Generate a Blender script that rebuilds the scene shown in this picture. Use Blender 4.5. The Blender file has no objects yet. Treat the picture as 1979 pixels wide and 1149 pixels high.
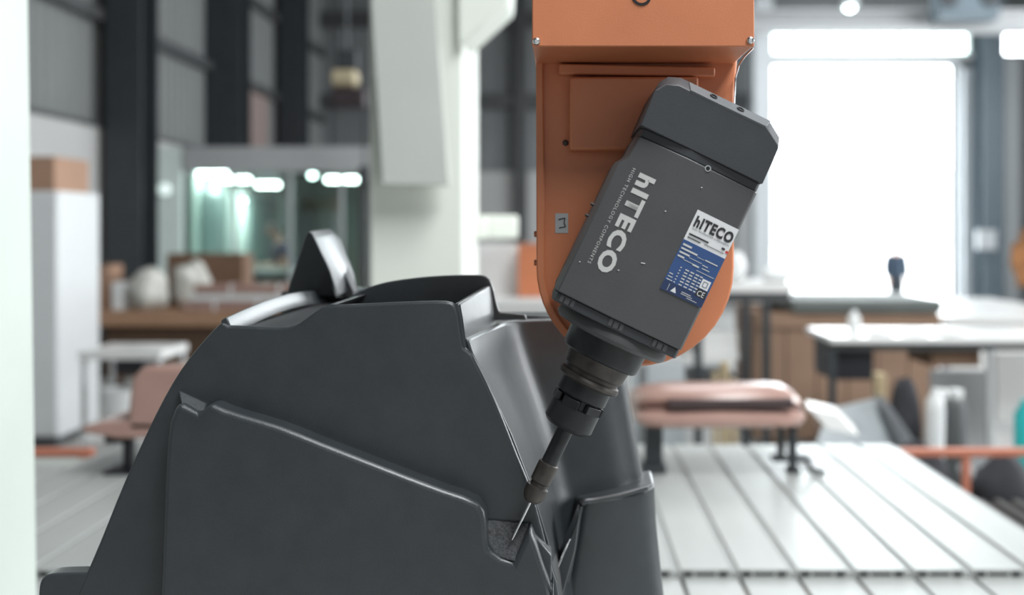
import bpy, bmesh, math, random
from mathutils import Vector, Matrix
random.seed(7)
S = bpy.context.scene
C = S.collection
# ------------------------------------------------------------------ camera
F_PX, CX, CY, CAM_Z = 2000.0, 1082.0, 443.0, 1.67      # image taken as 1979 x 1149
cam_d = bpy.data.cameras.new('camera'); cam = bpy.data.objects.new('camera', cam_d); C.objects.link(cam)
cam.location = (0, 0, CAM_Z); cam.rotation_euler = (math.pi/2, 0, 0)
cam_d.sensor_width = 36; cam_d.lens = 36*F_PX/1979
cam_d.shift_x = (989.5-CX)/1979; cam_d.shift_y = (CY-574.5)/1979
cam_d.dof.use_dof = True; cam_d.dof.focus_distance = 1.22; cam_d.dof.aperture_fstop = 2.3
cam_d.clip_start = 0.02; cam_d.clip_end = 400
S.camera = cam
# ------------------------------------------------------------------ sky
w = bpy.data.worlds.new('overcast_sky'); S.world = w; w.use_nodes = True
bg = w.node_tree.nodes['Background']; bg.inputs[0].default_value = (0.90, 0.96, 1.0, 1); bg.inputs[1].default_value = 12.0
# ------------------------------------------------------------------ large lights of the hall
def area(name, loc, rot, sx, sy, power, col):
    d = bpy.data.lights.new(name, 'AREA'); d.shape = 'RECTANGLE'; d.size = sx; d.size_y = sy; d.energy = power; d.color = col
    o = bpy.data.objects.new(name, d); C.objects.link(o); o.location = loc; o.rotation_euler = rot
    return o
R90 = math.pi/2
area('overhead_fill_front', (2.4, -0.8, 6.85), (0, 0, 0), 2.4, 6.0, 900, (0.96, 0.99, 1.0))  # area lamp added under the closed roof for light from above
area('overhead_fill_middle', (1.5, 9.0, 6.85), (0, 0, 0), 2.4, 9.0, 330, (0.96, 0.99, 1.0))  # second area lamp added below the roof, over the middle of the hall
area('overhead_fill_rear', (5.5, 17.5, 6.85), (0, 0, 0), 5.0, 6.0, 300, (0.92, 0.97, 1.0))  # third added overhead lamp, brightens the far right of the hall
area('side_window_daylight', (10.9, 9.0, 4.2), (0, R90, 0), 3.6, 18.0, 1900, (0.95, 0.98, 1.0))
area('front_fill', (3.0, -7.6, 2.6), (R90, 0, 0), 8.0, 4.4, 45, (0.96, 0.99, 1.0))  # fill lamp added behind the camera to lift front-facing sides
# ------------------------------------------------------------------ exposure
S.view_settings.view_transform = 'Standard'; S.view_settings.look = 'None'
S.view_settings.exposure = 0.0; S.view_settings.gamma = 1.0; S.view_settings.use_curve_mapping = False

# ================================================================== helpers
def P(px, py, Y):
    return Vector(((px-CX)*Y/F_PX, Y, CAM_Z-(py-CY)*Y/F_PX))
def lin(c):
    return tuple((v/255/12.92 if v/255 <= .04045 else ((v/255+.055)/1.055)**2.4) for v in c)
MATS = {}
def mat(name, col, rough=.5, metal=0., var=.08, scale=8., bump=0., bscale=150., rvar=.05, emit=None, estr=0., coat=0., stretch=None, spec=.5):
    if name in MATS: return MATS[name]
    m = bpy.data.materials.new(name); m.use_nodes = True; nt = m.node_tree; b = nt.nodes['Principled BSDF']
    tc = nt.nodes.new('ShaderNodeTexCoord'); mp = nt.nodes.new('ShaderNodeMapping')
    nt.links.new(tc.outputs['Object'], mp.inputs[0])
    if stretch: mp.inputs['Scale'].default_value = stretch
    n = nt.nodes.new('ShaderNodeTexNoise'); n.inputs['Scale'].default_value = scale; n.inputs['Detail'].default_value = 5
    nt.links.new(mp.outputs[0], n.inputs['Vector'])
    r = nt.nodes.new('ShaderNodeValToRGB'); e = r.color_ramp.elements
    e[0].position = .3; e[1].position = .7
    e[0].color = tuple(max(0, c*(1-var)) for c in col)+(1,); e[1].color = tuple(min(1, c*(1+var)) for c in col)+(1,)
    nt.links.new(n.outputs[0], r.inputs[0]); nt.links.new(r.outputs[0], b.inputs['Base Color'])
    b.inputs['Metallic'].default_value = metal; b.inputs['Specular IOR Level'].default_value = spec
    b.inputs['Coat Weight'].default_value = coat; b.inputs['Coat Roughness'].default_value = .21
    mr = nt.nodes.new('ShaderNodeMapRange'); mr.inputs['To Min'].default_value = max(0.02, rough-rvar); mr.inputs['To Max'].default_value = min(1, rough+rvar)
    nt.links.new(n.outputs[0], mr.inputs[0]); nt.links.new(mr.outputs[0], b.inputs['Roughness'])
    if bump:
        n2 = nt.nodes.new('ShaderNodeTexNoise'); n2.inputs['Scale'].default_value = bscale; n2.inputs['Detail'].default_value = 3
        nt.links.new(mp.outputs[0], n2.inputs['Vector'])
        bp = nt.nodes.new('ShaderNodeBump'); bp.inputs['Strength'].default_value = bump; bp.inputs['Distance'].default_value = .002
        nt.links.new(n2.outputs[0], bp.inputs['Height']); nt.links.new(bp.outputs[0], b.inputs['Normal'])
    if emit:
        b.inputs['Emission Color'].default_value = emit+(1,); b.inputs['Emission Strength'].default_value = estr
    MATS[name] = m; return m
def glass_mat(name, tint, refl=.1):
    m = bpy.data.materials.new(name); m.use_nodes = True; nt = m.node_tree
    for n in list(nt.nodes):
        if n.type == 'BSDF_PRINCIPLED': nt.nodes.remove(n)
    out = [n for n in nt.nodes if n.type == 'OUTPUT_MATERIAL'][0]
    t = nt.nodes.new('ShaderNodeBsdfTransparent'); t.inputs[0].default_value = tint+(1,)
    g = nt.nodes.new('ShaderNodeBsdfGlossy'); g.inputs['Roughness'].default_value = .03
    x = nt.nodes.new('ShaderNodeMixShader'); x.inputs[0].default_value = refl
    nt.links.new(t.outputs[0], x.inputs[1]); nt.links.new(g.outputs[0], x.inputs[2]); nt.links.new(x.outputs[0], out.inputs[0])
    return m

def box(bm, x0, x1, y0, y1, z0, z1):
    v = [bm.verts.new(p) for p in ((x0,y0,z0),(x1,y0,z0),(x1,y1,z0),(x0,y1,z0),(x0,y0,z1),(x1,y0,z1),(x1,y1,z1),(x0,y1,z1))]
    for f in ((0,3,2,1),(4,5,6,7),(0,1,5,4),(1,2,6,5),(2,3,7,6),(3,0,4,7)): bm.faces.new([v[i] for i in f])
def pbox(bm, px0, px1, py0, py1, Y, depth):
    a = P(px0, py1, Y); b = P(px1, py0, Y); box(bm, a.x, b.x, Y, Y+depth, a.z, b.z)
def loft(bm, rings, closed=True, cap=True):
    vs = [[bm.verts.new(p) for p in r] for r in rings]; n = len(rings[0])
    for a, b in zip(vs, vs[1:]):
        for i in range(n if closed else n-1):
            j = (i+1) % n
            try: bm.faces.new((a[i], a[j], b[j], b[i]))
            except ValueError: pass
    if cap and closed:
        bm.faces.new(vs[0][::-1]); bm.faces.new(vs[-1])
    return vs
def prism(bm, pts, y0, y1):                       # pts: Vectors; same outline in X-Z from y0 back to y1
    loft(bm, [[Vector((p.x, y0, p.z)) for p in pts], [Vector((p.x, y1, p.z)) for p in pts]])
def smooth_line(pts, n=6, closed=False):
    out = []; m = len(pts)
    rng = range(m if closed else m-1)
    g = (lambda i: pts[i % m]) if closed else (lambda i: pts[max(0, min(m-1, i))])
    for i in rng:
        p0, p1, p2, p3 = (Vector(g(i+k)) for k in (-1, 0, 1, 2))
        for k in range(n):
            t = k/n
            out.append(.5*((2*p1)+(p2-p0)*t+(2*p0-5*p1+4*p2-p3)*t*t+(3*p1-p0-3*p2+p3)*t**3))
    if not closed: out.append(Vector(pts[-1]))
    return out
def frame(d):
    d = d.normalized(); u = Vector((0,0,1)) if abs(d.z) < .9 else Vector((1,0,0))
    a = d.cross(u).normalized(); return a, d.cross(a).normalized()
def tube(bm, pts, r, n=8):
    pts = [Vector(p) for p in pts]; rings = []
    for i, p in enumerate(pts):
        d = pts[min(i+1, len(pts)-1)]-pts[max(i-1, 0)]; a, b = frame(d)
        rr = r[i] if isinstance(r, (list, tuple)) else r
        rings.append([p+a*rr*math.cos(t*2*math.pi/n)+b*rr*math.sin(t*2*math.pi/n) for t in range(n)])
    loft(bm, rings)
def lathe(bm, o, d, prof, n=32):                  # prof: (distance along d, radius)
    a, b = frame(d); d = d.normalized(); rings = []
    for u, r in prof:
        r = max(r, 1e-5)
        rings.append([o+d*u+a*r*math.cos(t*2*math.pi/n)+b*r*math.sin(t*2*math.pi/n) for t in range(n)])
    loft(bm, rings)
def blob(bm, c, r, seg=20, noise=.15, seed=0, flat=None):
    rnd = random.Random(seed); ph = [rnd.uniform(0, 6.28) for _ in range(9)]
    rings = []; m = seg//2
    for i in range(m+1):
        th = math.pi*i/m; ring = []
        for j in range(seg):
            f = 2*math.pi*j/seg
            d = Vector((math.sin(th)*math.cos(f), math.sin(th)*math.sin(f), math.cos(th)))
            k = 1+noise*(math.sin(3*d.x+ph[0])*math.cos(4*d.y+ph[1])+.6*math.sin(6*d.z+ph[2]+2*d.x)+.5*math.sin(9*d.x+ph[3])*math.sin(8*d.y+ph[4])*math.sin(7*d.z+ph[5]))
            p = Vector((c[0]+d.x*r[0]*k, c[1]+d.y*r[1]*k, c[2]+d.z*r[2]*k))
            if flat is not None: p.z = max(p.z, flat)
            ring.append(p)
        rings.append(ring)
    loft(bm, rings)
def obj(name, bm, m, parent=None, bevel=0., seg=2, smooth=35, clamp=True):
    bmesh.ops.recalc_face_normals(bm, faces=bm.faces[:])
    me = bpy.data.meshes.new(name); bm.to_mesh(me); bm.free()
    if smooth:
        for p in me.polygons: p.use_smooth = True
        me.set_sharp_from_angle(angle=math.radians(smooth))
    me.materials.append(m)
    return link(name, me, parent, bevel, seg, clamp)
def link(name, me, parent=None, bevel=0., seg=2, clamp=True):
    o = bpy.data.objects.new(name, me); C.objects.link(o)
    if parent is not None:
        o.parent = parent; o.matrix_parent_inverse = world_of(parent).inverted()
    if bevel:
        b = o.modifiers.new('bevel', 'BEVEL'); b.width = bevel; b.segments = seg; b.limit_method = 'ANGLE'; b.angle_limit = math.radians(38)
        b.use_clamp_overlap = clamp; b.harden_normals = False
    return o
def world_of(o):
    m = Matrix.Translation(o.location) @ o.rotation_euler.to_matrix().to_4x4()
    return m if o.parent is None else world_of(o.parent) @ o.matrix_parent_inverse @ m
def thing(name, label, cat, loc, group=None):
    o = bpy.data.objects.new(name, None); C.objects.link(o); o.location = loc; o.empty_display_size = .1
    return tag(o, label, cat, group)
def tag(o, label, cat, group=None):
    o['label'] = label; o['category'] = cat
    if group: o['group'] = group
    return o
def struct(name, bm, m, parent=None, bevel=0.):
    o = obj(name, bm, m, parent, bevel, smooth=0)
    if parent is None: o['kind'] = 'structure'
    return o
def B(): return bmesh.new()
def simple(name, m, parent, *boxes, bevel=.004):
    bm = B()
    for b in boxes: box(bm, *b)
    return obj(name, bm, m, parent, bevel)
def text_part(name, body, fn, length, height, m, parent, bold=0., space=1.):
    """flat lettering: fn(s, t) turns (along, up) in metres into a point"""
    cu = bpy.data.curves.new(name, 'FONT'); cu.body = body; cu.offset = bold; cu.resolution_u = 3; cu.space_character = space
    to = bpy.data.objects.new(name, cu); C.objects.link(to); bpy.context.view_layer.update()
    me = bpy.data.meshes.new_from_object(to.evaluated_get(bpy.context.evaluated_depsgraph_get()))
    bpy.data.objects.remove(to); bpy.data.curves.remove(cu)
    xs = [v.co.x for v in me.vertices]; ys = [v.co.y for v in me.vertices]
    x0, x1, y0, y1 = min(xs), max(xs), min(ys), max(ys)
    for v in me.vertices: v.co = fn((v.co.x-x0)/(x1-x0)*length, (v.co.y-y0)/(y1-y0)*height)
    me.materials.clear(); me.materials.append(m); me.name = name
    return link(name, me, parent)

# ------------------------------------------------------------------ materials
M = dict(
 floor=mat('concrete', (.34,.34,.33), .55, var=.12, scale=1.5),
 yard=mat('yard_concrete', (.62,.62,.60), .8, var=.08, scale=.5),
 wallp=mat('wall_sheet_grey', (.19,.20,.20), .6, var=.06, scale=1.2),
 wallb=mat('wall_sheet_back', (.20,.21,.215), .6, var=.08, scale=1.2),
 wallw=mat('wall_white', (.46,.46,.455), .7, var=.04, scale=1.),
 roof=mat('roof_sheet', (.16,.165,.17), .7),
 steel_dark=mat('steel_dark', (.030,.035,.040), .5, var=.15),
 steel_blue=mat('steel_bluegrey', (.11,.145,.17), .5, var=.1),
 girt=mat('girt_grey', (.06,.063,.065), .5),
 pale=mat('pale_panel', (.55,.58,.60), .5, var=.04),
 shell=mat('moulded_plastic', (.029,.034,.038), .32, var=.10, scale=30, bump=.25, bscale=900, coat=.4),
 shell_in=mat('moulded_plastic_dark', (.020,.022,.024), .55, var=.1, bump=.2, bscale=500),  # darker, duller plastic for the tray floor and horn gusset
 cut=mat('cut_edge', (.05,.053,.056), .7, var=.5, scale=300, bump=.8, bscale=600),
 orange=mat('orange_paint', (.58,.20,.092), .42, var=.05, scale=14, bump=.06, bscale=500),
 body=mat('spindle_paint', (.067,.067,.070), .48, var=.05, scale=20, bump=.12, bscale=1200),
 cap=mat('spindle_cap', (.040,.043,.048), .5, var=.06, scale=20, bump=.12, bscale=1200),
 cap_lit=mat('lit_cap_strip', (.10,.107,.115), .45),  # lighter than the cap: light on the upward bevel put into the colour
 black_steel=mat('blackened_steel', (.022,.023,.025), .38, metal=.35, var=.3, scale=60),
 brown_steel=mat('worn_steel', (.060,.052,.047), .42, metal=.5, var=.35, scale=70),
 chrome=mat('bright_steel', (.72,.72,.73), .22, metal=1.),
 hole=mat('hole_black', (.006,.006,.007), .7),
 print_w=mat('print_white', (.55,.55,.54), .6, var=.02),
 print_k=mat('print_black', (.02,.02,.022), .6),
 label_w=mat('label_white', (.70,.70,.71), .45, var=.02),
 label_b=mat('label_blue', (.030,.075,.21), .45, var=.03),
 label_d=mat('label_navy', (.018,.035,.10), .45, var=.03),
 label_r=mat('label_red', (.5,.04,.03), .5),
 cream=mat('machine_cream', (.72,.75,.69), .45, var=.03, scale=2.),
 creamg=mat('machine_grey_green', (.44,.46,.43), .5, var=.03, scale=2.),
 plank=mat('aluminium_plank', (.41,.425,.415), .36, metal=.2, var=.10, scale=6, stretch=(1,.25,1), bump=.05),
 slot=mat('slot_grey', (.30,.31,.305), .6),
 rust=mat('slot_rust', (.30,.15,.07), .7, var=.4, scale=30),
 rail=mat('rail_orange', (.52,.19,.12), .5),
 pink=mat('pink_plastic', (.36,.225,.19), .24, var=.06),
 pinkd=mat('dark_pink', (.045,.028,.028), .5),  # near-black pink, carries the shade of the bumper's recess
 card=mat('cardboard', (.36,.22,.15), .8, var=.08, scale=3),
 cardd=mat('cardboard_dark', (.16,.095,.06), .8, var=.1),
 kraft=mat('kraft_brown', (.27,.17,.115), .75, var=.12, scale=2),
 wood=mat('bench_wood', (.38,.22,.135), .6, var=.15, stretch=(1,6,6)),
 woodd=mat('dark_wood', (.10,.055,.03), .6, var=.15),
 white=mat('white_paint', (.74,.75,.75), .35, var=.03),
 cab=mat('cabinet_white', (.66,.68,.69), .28, var=.01, rvar=.005),
 whitel=mat('white_laminate', (.78,.78,.77), .25, var=.02, rvar=.01),
 bag=mat('plastic_bag', (.55,.55,.51), .35, var=.12, scale=6, bump=.5, bscale=40),
 greyp=mat('grey_sheet', (.24,.265,.28), .3, var=.06),
 green=mat('dark_green_board', (.11,.125,.118), .6),
 blackp=mat('black_plastic', (.012,.013,.018), .45),
 cloth=mat('dark_cloth', (.035,.036,.042), .9, var=.3, bump=.5, bscale=60),
 rubber=mat('bellows_rubber', (.05,.047,.046), .6),
 teal=mat('teal_plastic', (.02,.42,.42), .4),
 tealw=mat('office_teal', (.60,.70,.67), .6, var=.05),
 teald=mat('office_teal_dark', (.22,.30,.29), .4, var=.08),
 teall=mat('office_teal_pale', (.70,.80,.77), .6, var=.04),
 fascia=mat('fascia_grey', (.40,.41,.42), .55, var=.04),
 lamp=mat('lamp_diffuser', (.9,.9,.9), .5, emit=(.90,1.,.97), estr=14.),
 lamps=mat('small_lamp', (.9,.9,.9), .5, emit=(.80,1.,.96), estr=14.),
 skin=mat('skin', (.34,.19,.135), .55),
 hair=mat('hair', (.012,.011,.012), .6),
 navy=mat('navy_cloth', (.012,.014,.045), .85),
 bluec=mat('blue_cloth', (.006,.015,.028), .95),
 bluet=mat('dark_blue_trousers', (.004,.006,.009), .95),
 trous=mat('trouser_cloth', (.045,.06,.085), .9),
 tan=mat('brown_orange_cloth', (.33,.15,.06), .9, var=.2),
 beige=mat('hoist_cream', (.42,.36,.24), .5),
 maroon=mat('hoist_maroon', (.028,.018,.022), .5),
 yellow=mat('pine_offcut', (.42,.33,.20), .7, var=.15),
 skyl=mat('skylight_sheet', (.8,.82,.84), .4),
)
M['glass'] = glass_mat('office_glass', (.90,.98,.95), .06)

# ================================================================== the hall
WX, BY = -5.35, 23.0
bm = B(); box(bm, WX-.3, 11.3, -8.2, BY+.4, -.2, 0); floor = struct('floor', bm, M['floor'])
bm = B(); box(bm, -40, 70, BY+.42, 130, -.6, -.40); struct('floor_yard', bm, M['yard'])
bm = B(); box(bm, -60, 90, 128, 130, -.40, 9); struct('wall_yard', bm, M['wallw'])
bm = B(); box(bm, WX-.3, 11.3, -8.2, BY+.4, 7.1, 7.3); struct('ceiling', bm, M['roof'])
bm = B(); box(bm, WX-.2, WX, -8, BY+.2, 0, 7.1); wl = struct('wall_left', bm, M['wallp'])
bm = B(); box(bm, 11, 11.2, -8, BY+.2, 0, 7.1); struct('wall_right', bm, M['wallp'])
bm = B(); box(bm, WX, 11, -8.2, -8, 0, 7.1); struct('wall_front', bm, M['wallp'])
# left wall: white lower course, ribbed sheets above, girts
def rib_sheet(L, H, depth=.035, n=4):
    bm = B(); prof = []
    for i in range(n):
        a = L*i/n; s = L/n
        prof += [(a, 0), (a+.45*s, 0), (a+.55*s, depth), (a+.9*s, depth)]
    prof.append((L, 0))
    front = [Vector((p[1]+.02, p[0], 0)) for p in prof]; back = [Vector((0, L, 0)), Vector((0, 0, 0))]
    loft(bm, [front+back, [p+Vector((0,0,H)) for p in front+back]])
    bmesh.ops.recalc_face_normals(bm, faces=bm.faces[:])
    me = bpy.data.meshes.new('panel'); bm.to_mesh(me); bm.free(); return me
sheet = rib_sheet(.925, 4.2); sheet.materials.append(M['wallp'])
for k in range(19):
    o = link('panel', sheet, wl); o.location = (WX, 5.5+k*.925, 2.88)
bm = B(); box(bm, WX, WX+.10, 5.5, BY, 0, 2.83); struct('wall_lower_course', bm, M['wallw'], wl)
bm = B(); box(bm, WX, WX+.13, 5.5, BY, 2.83, 2.88); struct('ledge', bm, M['girt'], wl)
bm = B(); box(bm, WX+.055, WX+.10, 16.35, 18.6, 2.88, 4.03); struct('wall_board', bm, mat('pinkish_board', (.30,.23,.215), .7), wl)
for z in (4.1, 5.55):
    bm = B(); box(bm, WX+.055, WX+.17, 5.5, BY, z-.07, z+.07); struct('girt', bm, M['girt'], wl)
# back wall with the big doorway and the strip window over it
bm = B(); DX0, DX1, DZ = 4.69, 8.78, 5.33
W0, W1, WZ0, WZ1 = 4.46, 9.12, 5.56, 6.04
for b in ((WX, DX0, 0, WZ0), (WX, W0, WZ0, WZ1), (DX0, DX1, DZ, WZ0), (DX1, 11, 0, WZ0), (W1, 9.75, WZ0, WZ1), (WX, 11, WZ1, 7.1)):
    box(bm, b[0], b[1], BY, BY+.25, b[2], b[3])
wb = struct('wall_back', bm, M['wallb'])
sheetb = rib_sheet(.925, 4.1); sheetb.materials.clear(); sheetb.materials.append(M['wallb'])
for k in range(10):
    o = link('panel', sheetb, wb); o.location = (WX+.3+(k+1)*.925, BY, 2.95); o.rotation_euler = (0, 0, R90); o.scale = (-1, 1, 1)
    o.rotation_euler = (0, 0, -R90); o.scale = (1, 1, 1); o.location.x -= .925
bm = B(); box(bm, WX, DX0-.5, BY-.1, BY, 0, 2.95); struct('wall_lower_course', bm, M['wallw'], wb)
for z in (4.5, 6.3):
    bm = B(); box(bm, WX, DX0-.5, BY-.22, BY-.06, z-.16, z+.16); struct('girt', bm, M['girt'], wb)
bm = B(); box(bm, -.98, -.72, BY-.3, BY-.02, 0, 7.1); struct('girt', bm, M['girt'], wb)
bm = B()
box(bm, DX0-.14, DX0, BY-.06, BY+.3, 0, DZ+.14); box(bm, DX1, DX1+.14, BY-.06, BY+.3, 0, DZ+.14); box(bm, DX0, DX1, BY-.06, BY+.3, DZ, DZ+.14)
struct('trim_1', bm, M['pale'], bevel=.01)
bm = B(); box(bm, W0-.1, W1+.1, BY-.35, BY-.001, WZ0-.12, WZ0-.02); struct('trim_2', bm, M['white'], bevel=.01)
# strip window panes
wn = bpy.data.objects.new('window_1', None); C.objects.link(wn); wn['kind'] = 'structure'; wn.location = (W0, BY, WZ0)
for k in range(6):
    x0 = W0+(W1-W0)*k/6; x1 = W0+(W1-W0)*(k+1)/6
    bm = B(); box(bm, x0, x1, BY+.1, BY+.115, WZ0, WZ1); struct('pane', bm, M['glass'], wn)
    bm = B(); box(bm, x1-.02, x1+.02, BY+.06, BY+.16, WZ0, WZ1); struct('mullion', bm, M['white'], wn)
# pale sliding leaf of the doorway, right of the column
def ribbed_leaf(name, x0, x1, z0, z1, Y, m, label):
    t = thing(name, label, 'door leaf', ((x0+x1)/2, Y, z0))
    simple('leaf_panel', m, t, (x0, x1, Y, Y+.06, z0, z1))
    for i in range(4):
        x = x0+(x1-x0)*(i+.5)/4; simple('rib', m, t, (x-.03, x+.03, Y-.03, Y, z0+.05, z1-.05), bevel=.01)
    return t
ribbed_leaf('sliding_door_leaf', 9.55, 10.0, 0.0, 5.4, BY-.5, M['pale'], 'pale ribbed sliding door leaf to the right of the bluish doorway column')
ribbed_leaf('sliding_door_leaf', 8.82, 9.10, 0.0, 5.2, BY-.35, M['pale'], 'narrow pale sliding door leaf at the bright doorway\'s right jamb')

def h_column(x, y, w, d, m, label, group=None, z1=7.1):
    t = thing('steel_column', label, 'column', (x, y, 0), group)
    simple('flange', m, t, (x-w/2, x+w/2, y-d/2, y-d/2+.03, 0, z1), bevel=.004)
    simple('flange', m, t, (x-w/2, x+w/2, y+d/2-.03, y+d/2, 0, z1), bevel=.004)
    simple('web', m, t, (x-.02, x+.02, y-d/2+.03, y+d/2-.03, 0, z1), bevel=0)
    simple('base_plate', m, t, (x-w/2-.015, x+w/2+.015, y-d/2-.06, y+d/2+.06, 0, .03), bevel=.004)
    return t
h_column(-4.96, 12.0, .42, .5, M['steel_dark'], 'dark steel column left of the glazed office, nearest of the left wall row', 'left wall columns')
h_column(-5.02, 15.7, .52, .5, M['steel_dark'], 'dark steel column rising above the office roof, middle of the left wall row', 'left wall columns')
h_column(-4.98, 19.4, .44, .5, M['steel_dark'], 'farthest dark steel column of the left wall row, above the office', 'left wall columns')
h_column(9.2, 22.2, .46, .5, M['steel_blue'], 'blue-grey steel column right of the bright doorway')
h_column(4.32, 22.2, .40, .5, M['pale'], 'pale steel column left of the bright doorway beside the spindle')
bm = B(); c = P(1905, 462, 21.9); box(bm, c.x-.2, c.x+.2, 21.82, 21.93, c.z-.22, c.z+.2)
tag(obj('notice_board', bm, M['pale'], bevel=.01), 'small pale notice fixed to the blue-grey column', 'notice')
# crane girder
t = thing('crane_girder', 'grey overhead crane girder above the bright doorway', 'girder', (7, 18, 5.05))
simple('lower_flange', M['fascia'], t, (2.6, 10.9, 17.8, 18.2, 5.10, 5.14)); simple('upper_flange', M['fascia'], t, (2.6, 10.9, 17.8, 18.2, 5.42, 5.46))
simple('web', M['fascia'], t, (2.6, 10.9, 17.98, 18.02, 5.14, 5.42), bevel=0)
t2 = thing('crane_trolley', 'dark crane trolley under the grey girder beside the right column', 'trolley', (6.9, 17.5, 5.0))
simple('trolley_body', M['steel_blue'], t2, (6.35, 7.35, 17.3, 17.76, 5.2, 5.9)); 
for x in (6.5, 7.2):
    bm = B(); lathe(bm, Vector((x, 17.25, 5.55)), Vector((0, 1, 0)), [(0, .16), (.05, .16)], 20); obj('wheel', bm, M['steel_dark'], t2)
t = thing('high_bay_lamp', 'round high bay lamp hanging above the bright doorway', 'lamp', P(1642, 12, 16))
bm = B(); o0 = P(1642, 12, 16); lathe(bm, o0, Vector((0,0,1)), [(-.02, .05), (0, .11), (.06, .15), (.09, .10), (.22, .05)], 20); obj('lamp_shade', bm, M['pale'], t)
bm = B(); lathe(bm, o0+Vector((0,0,-.07)), Vector((0,0,1)), [(0, .03), (.03, .075), (.05, .075)], 16); obj('bulb', bm, M['lamps'], t)
bm = B(); tube(bm, [o0+Vector((0,0,.2)), (o0.x, 16, 7.1)], .012); obj('lamp_rod', bm, M['steel_dark'], t)

# ================================================================== office with glass front
t = thing('glazed_office', 'grey office cabin with a glass front and teal lit interior', 'office', (-3.6, 13, 0))
OX0, OX1 = -4.74, -2.05
simple('fascia', M['fascia'], t, (OX0, OX1, 13.0, 13.15, 2.40, 2.71)); simple('office_roof', M['fascia'], t, (-4.70, OX1, 13.15, 20.2, 2.62, 2.70), bevel=0)
simple('back_wall', M['tealw'], t, (-4.70, OX1, 20.0, 20.1, 0, 2.62), bevel=0)
simple('side_wall', M['tealw'], t, (-4.70, -4.66, 13.15, 20.0, 0, 2.62), bevel=0)
simple('side_wall', M['fascia'], t, (OX1-.06, OX1, 13.15, 20.0, 0, 2.62), bevel=0)
bm = B(); box(bm, -5.2, -4.76, 13.0, 13.12, 0, 2.70); struct('trim_3', bm, M['teall'])
simple('sill_wall', M['fascia'], t, (OX0, OX1, 13.0, 13.12, 0, .8))
xs = [-4.72, -4.1, -3.4, -2.75, -2.1]
for a, b in zip(xs, xs[1:]):
    bm = B(); box(bm, a+.02, b-.02, 13.05, 13.06, .8, 2.4); obj('pane', bm, M['glass'], t, smooth=0)
    simple('mullion', M['fascia'], t, (b-.02, b+.02, 13.02, 13.1, .8, 2.4), bevel=.003)
for k, (y0, y1, m) in enumerate(((13.4, 14.3, 'teald'), (14.4, 15.2, 'teall'), (15.4, 16.9, 'teald'), (17.2, 18.0, 'teall'), (18.2, 19.6, 'teald'))):
    simple('wall_panel', M[m], t, (-4.66, -4.60, y0, y1, .1, 2.15+.1*(k % 2)), bevel=.01)
for x0, x1, m in ((-4.3, -3.9, 'teall'), (-3.7, -3.3, 'teall'), (-3.1, -2.7, 'tealw')):
    simple('wall_panel', M[m], t, (x0, x1, 19.93, 20.0, .2, 2.2), bevel=.01)
def office_lamp(px, py, Y, wpx, watts, label):
    c = P(px, py, Y); l = wpx*Y/F_PX/2
    q = thing('office_tube_lamp', label, 'lamp', c, 'office ceiling lamps')
    simple('diffuser', M['lamp'], q, (c.x-l, c.x+l, Y-.05, Y+.05, c.z-.03, c.z+.03), bevel=.01)
    simple('lamp_housing', M['fascia'], q, (c.x-l-.02, c.x+l+.02, Y-.07, Y+.07, c.z+.03, 2.62), bevel=.005)
    ld = area('office_tube_light', (c.x, Y, c.z-.05), (0, 0, 0), l*2, .1, watts, (.88, 1., .96)); ld.parent = q; ld.matrix_parent_inverse = world_of(q).inverted()
office_lamp(405, 336, 13.35, 66, 2, 'brightest long white lamp in the office, upper left of the row')
office_lamp(450, 347, 14.0, 64, 4, 'long white office lamp overlapping the upper left one')
office_lamp(518, 357, 15.0, 42, 18, 'shorter white office lamp above the person behind the counter')
office_lamp(664, 347, 14.0, 66, 22, 'long white office lamp beside the cream machine column')
def downlight(px, py, Y, r, label):
    c = P(px, py, Y); q = thing('office_downlight', label, 'lamp', c, 'office downlights')
    bm = B(); lathe(bm, c, Vector((0,0,1)), [(-r, r*.5), (-r*.4, r), (0, r)], 16); obj('bulb', bm, M['lamps'], q)
    bm = B(); lathe(bm, c, Vector((0,0,1)), [(0, r*1.15), (.02, r*1.15), (.04, r*.4), (2.62-c.z, r*.3)], 16); obj('lamp_holder', bm, M['fascia'], q)
downlight(604, 336, 14.4, .05, 'single round office light left of the cream column')
downlight(470, 386, 13.6, .03, 'faint round office light low below the long lamps')
q = thing('reflection_glow', 'round pale reflection glow on the pale strip beside the dark column', 'lamp', P(318, 366, 12.99))  # added glowing disc imitates the round blur of a reflection
bm = B(); lathe(bm, P(318, 366, 12.999), Vector((0,-1,0)), [(0, .10), (.03, .10), (.035, .085)], 24); obj('glow_base', bm, M['fascia'], q)
bm = B(); lathe(bm, P(318, 366, 12.97), Vector((0,-1,0)), [(0, .085), (.03, .075), (.05, .04)], 24); obj('glow_disc', bm, mat('dim_glow', (.8,.85,.83), .4, emit=(.75,.95,.9), estr=.7), q)
# dark counter in the office
t = thing('office_counter', 'black counter with grey top in front of the person in the office', 'counter', (-3.5, 13.6, 0))
simple('counter_front', M['blackp'], t, (-4.5, -2.9, 13.55, 13.6, 0, 1.08)); simple('counter_top', M['fascia'], t, (-4.5, -2.9, 13.5, 14.0, 1.08, 1.15))
simple('side_panel', M['blackp'], t, (-4.5, -4.46, 13.6, 14.0, 0, 1.08)); simple('side_panel', M['blackp'], t, (-2.94, -2.9, 13.6, 14.0, 0, 1.08))

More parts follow.
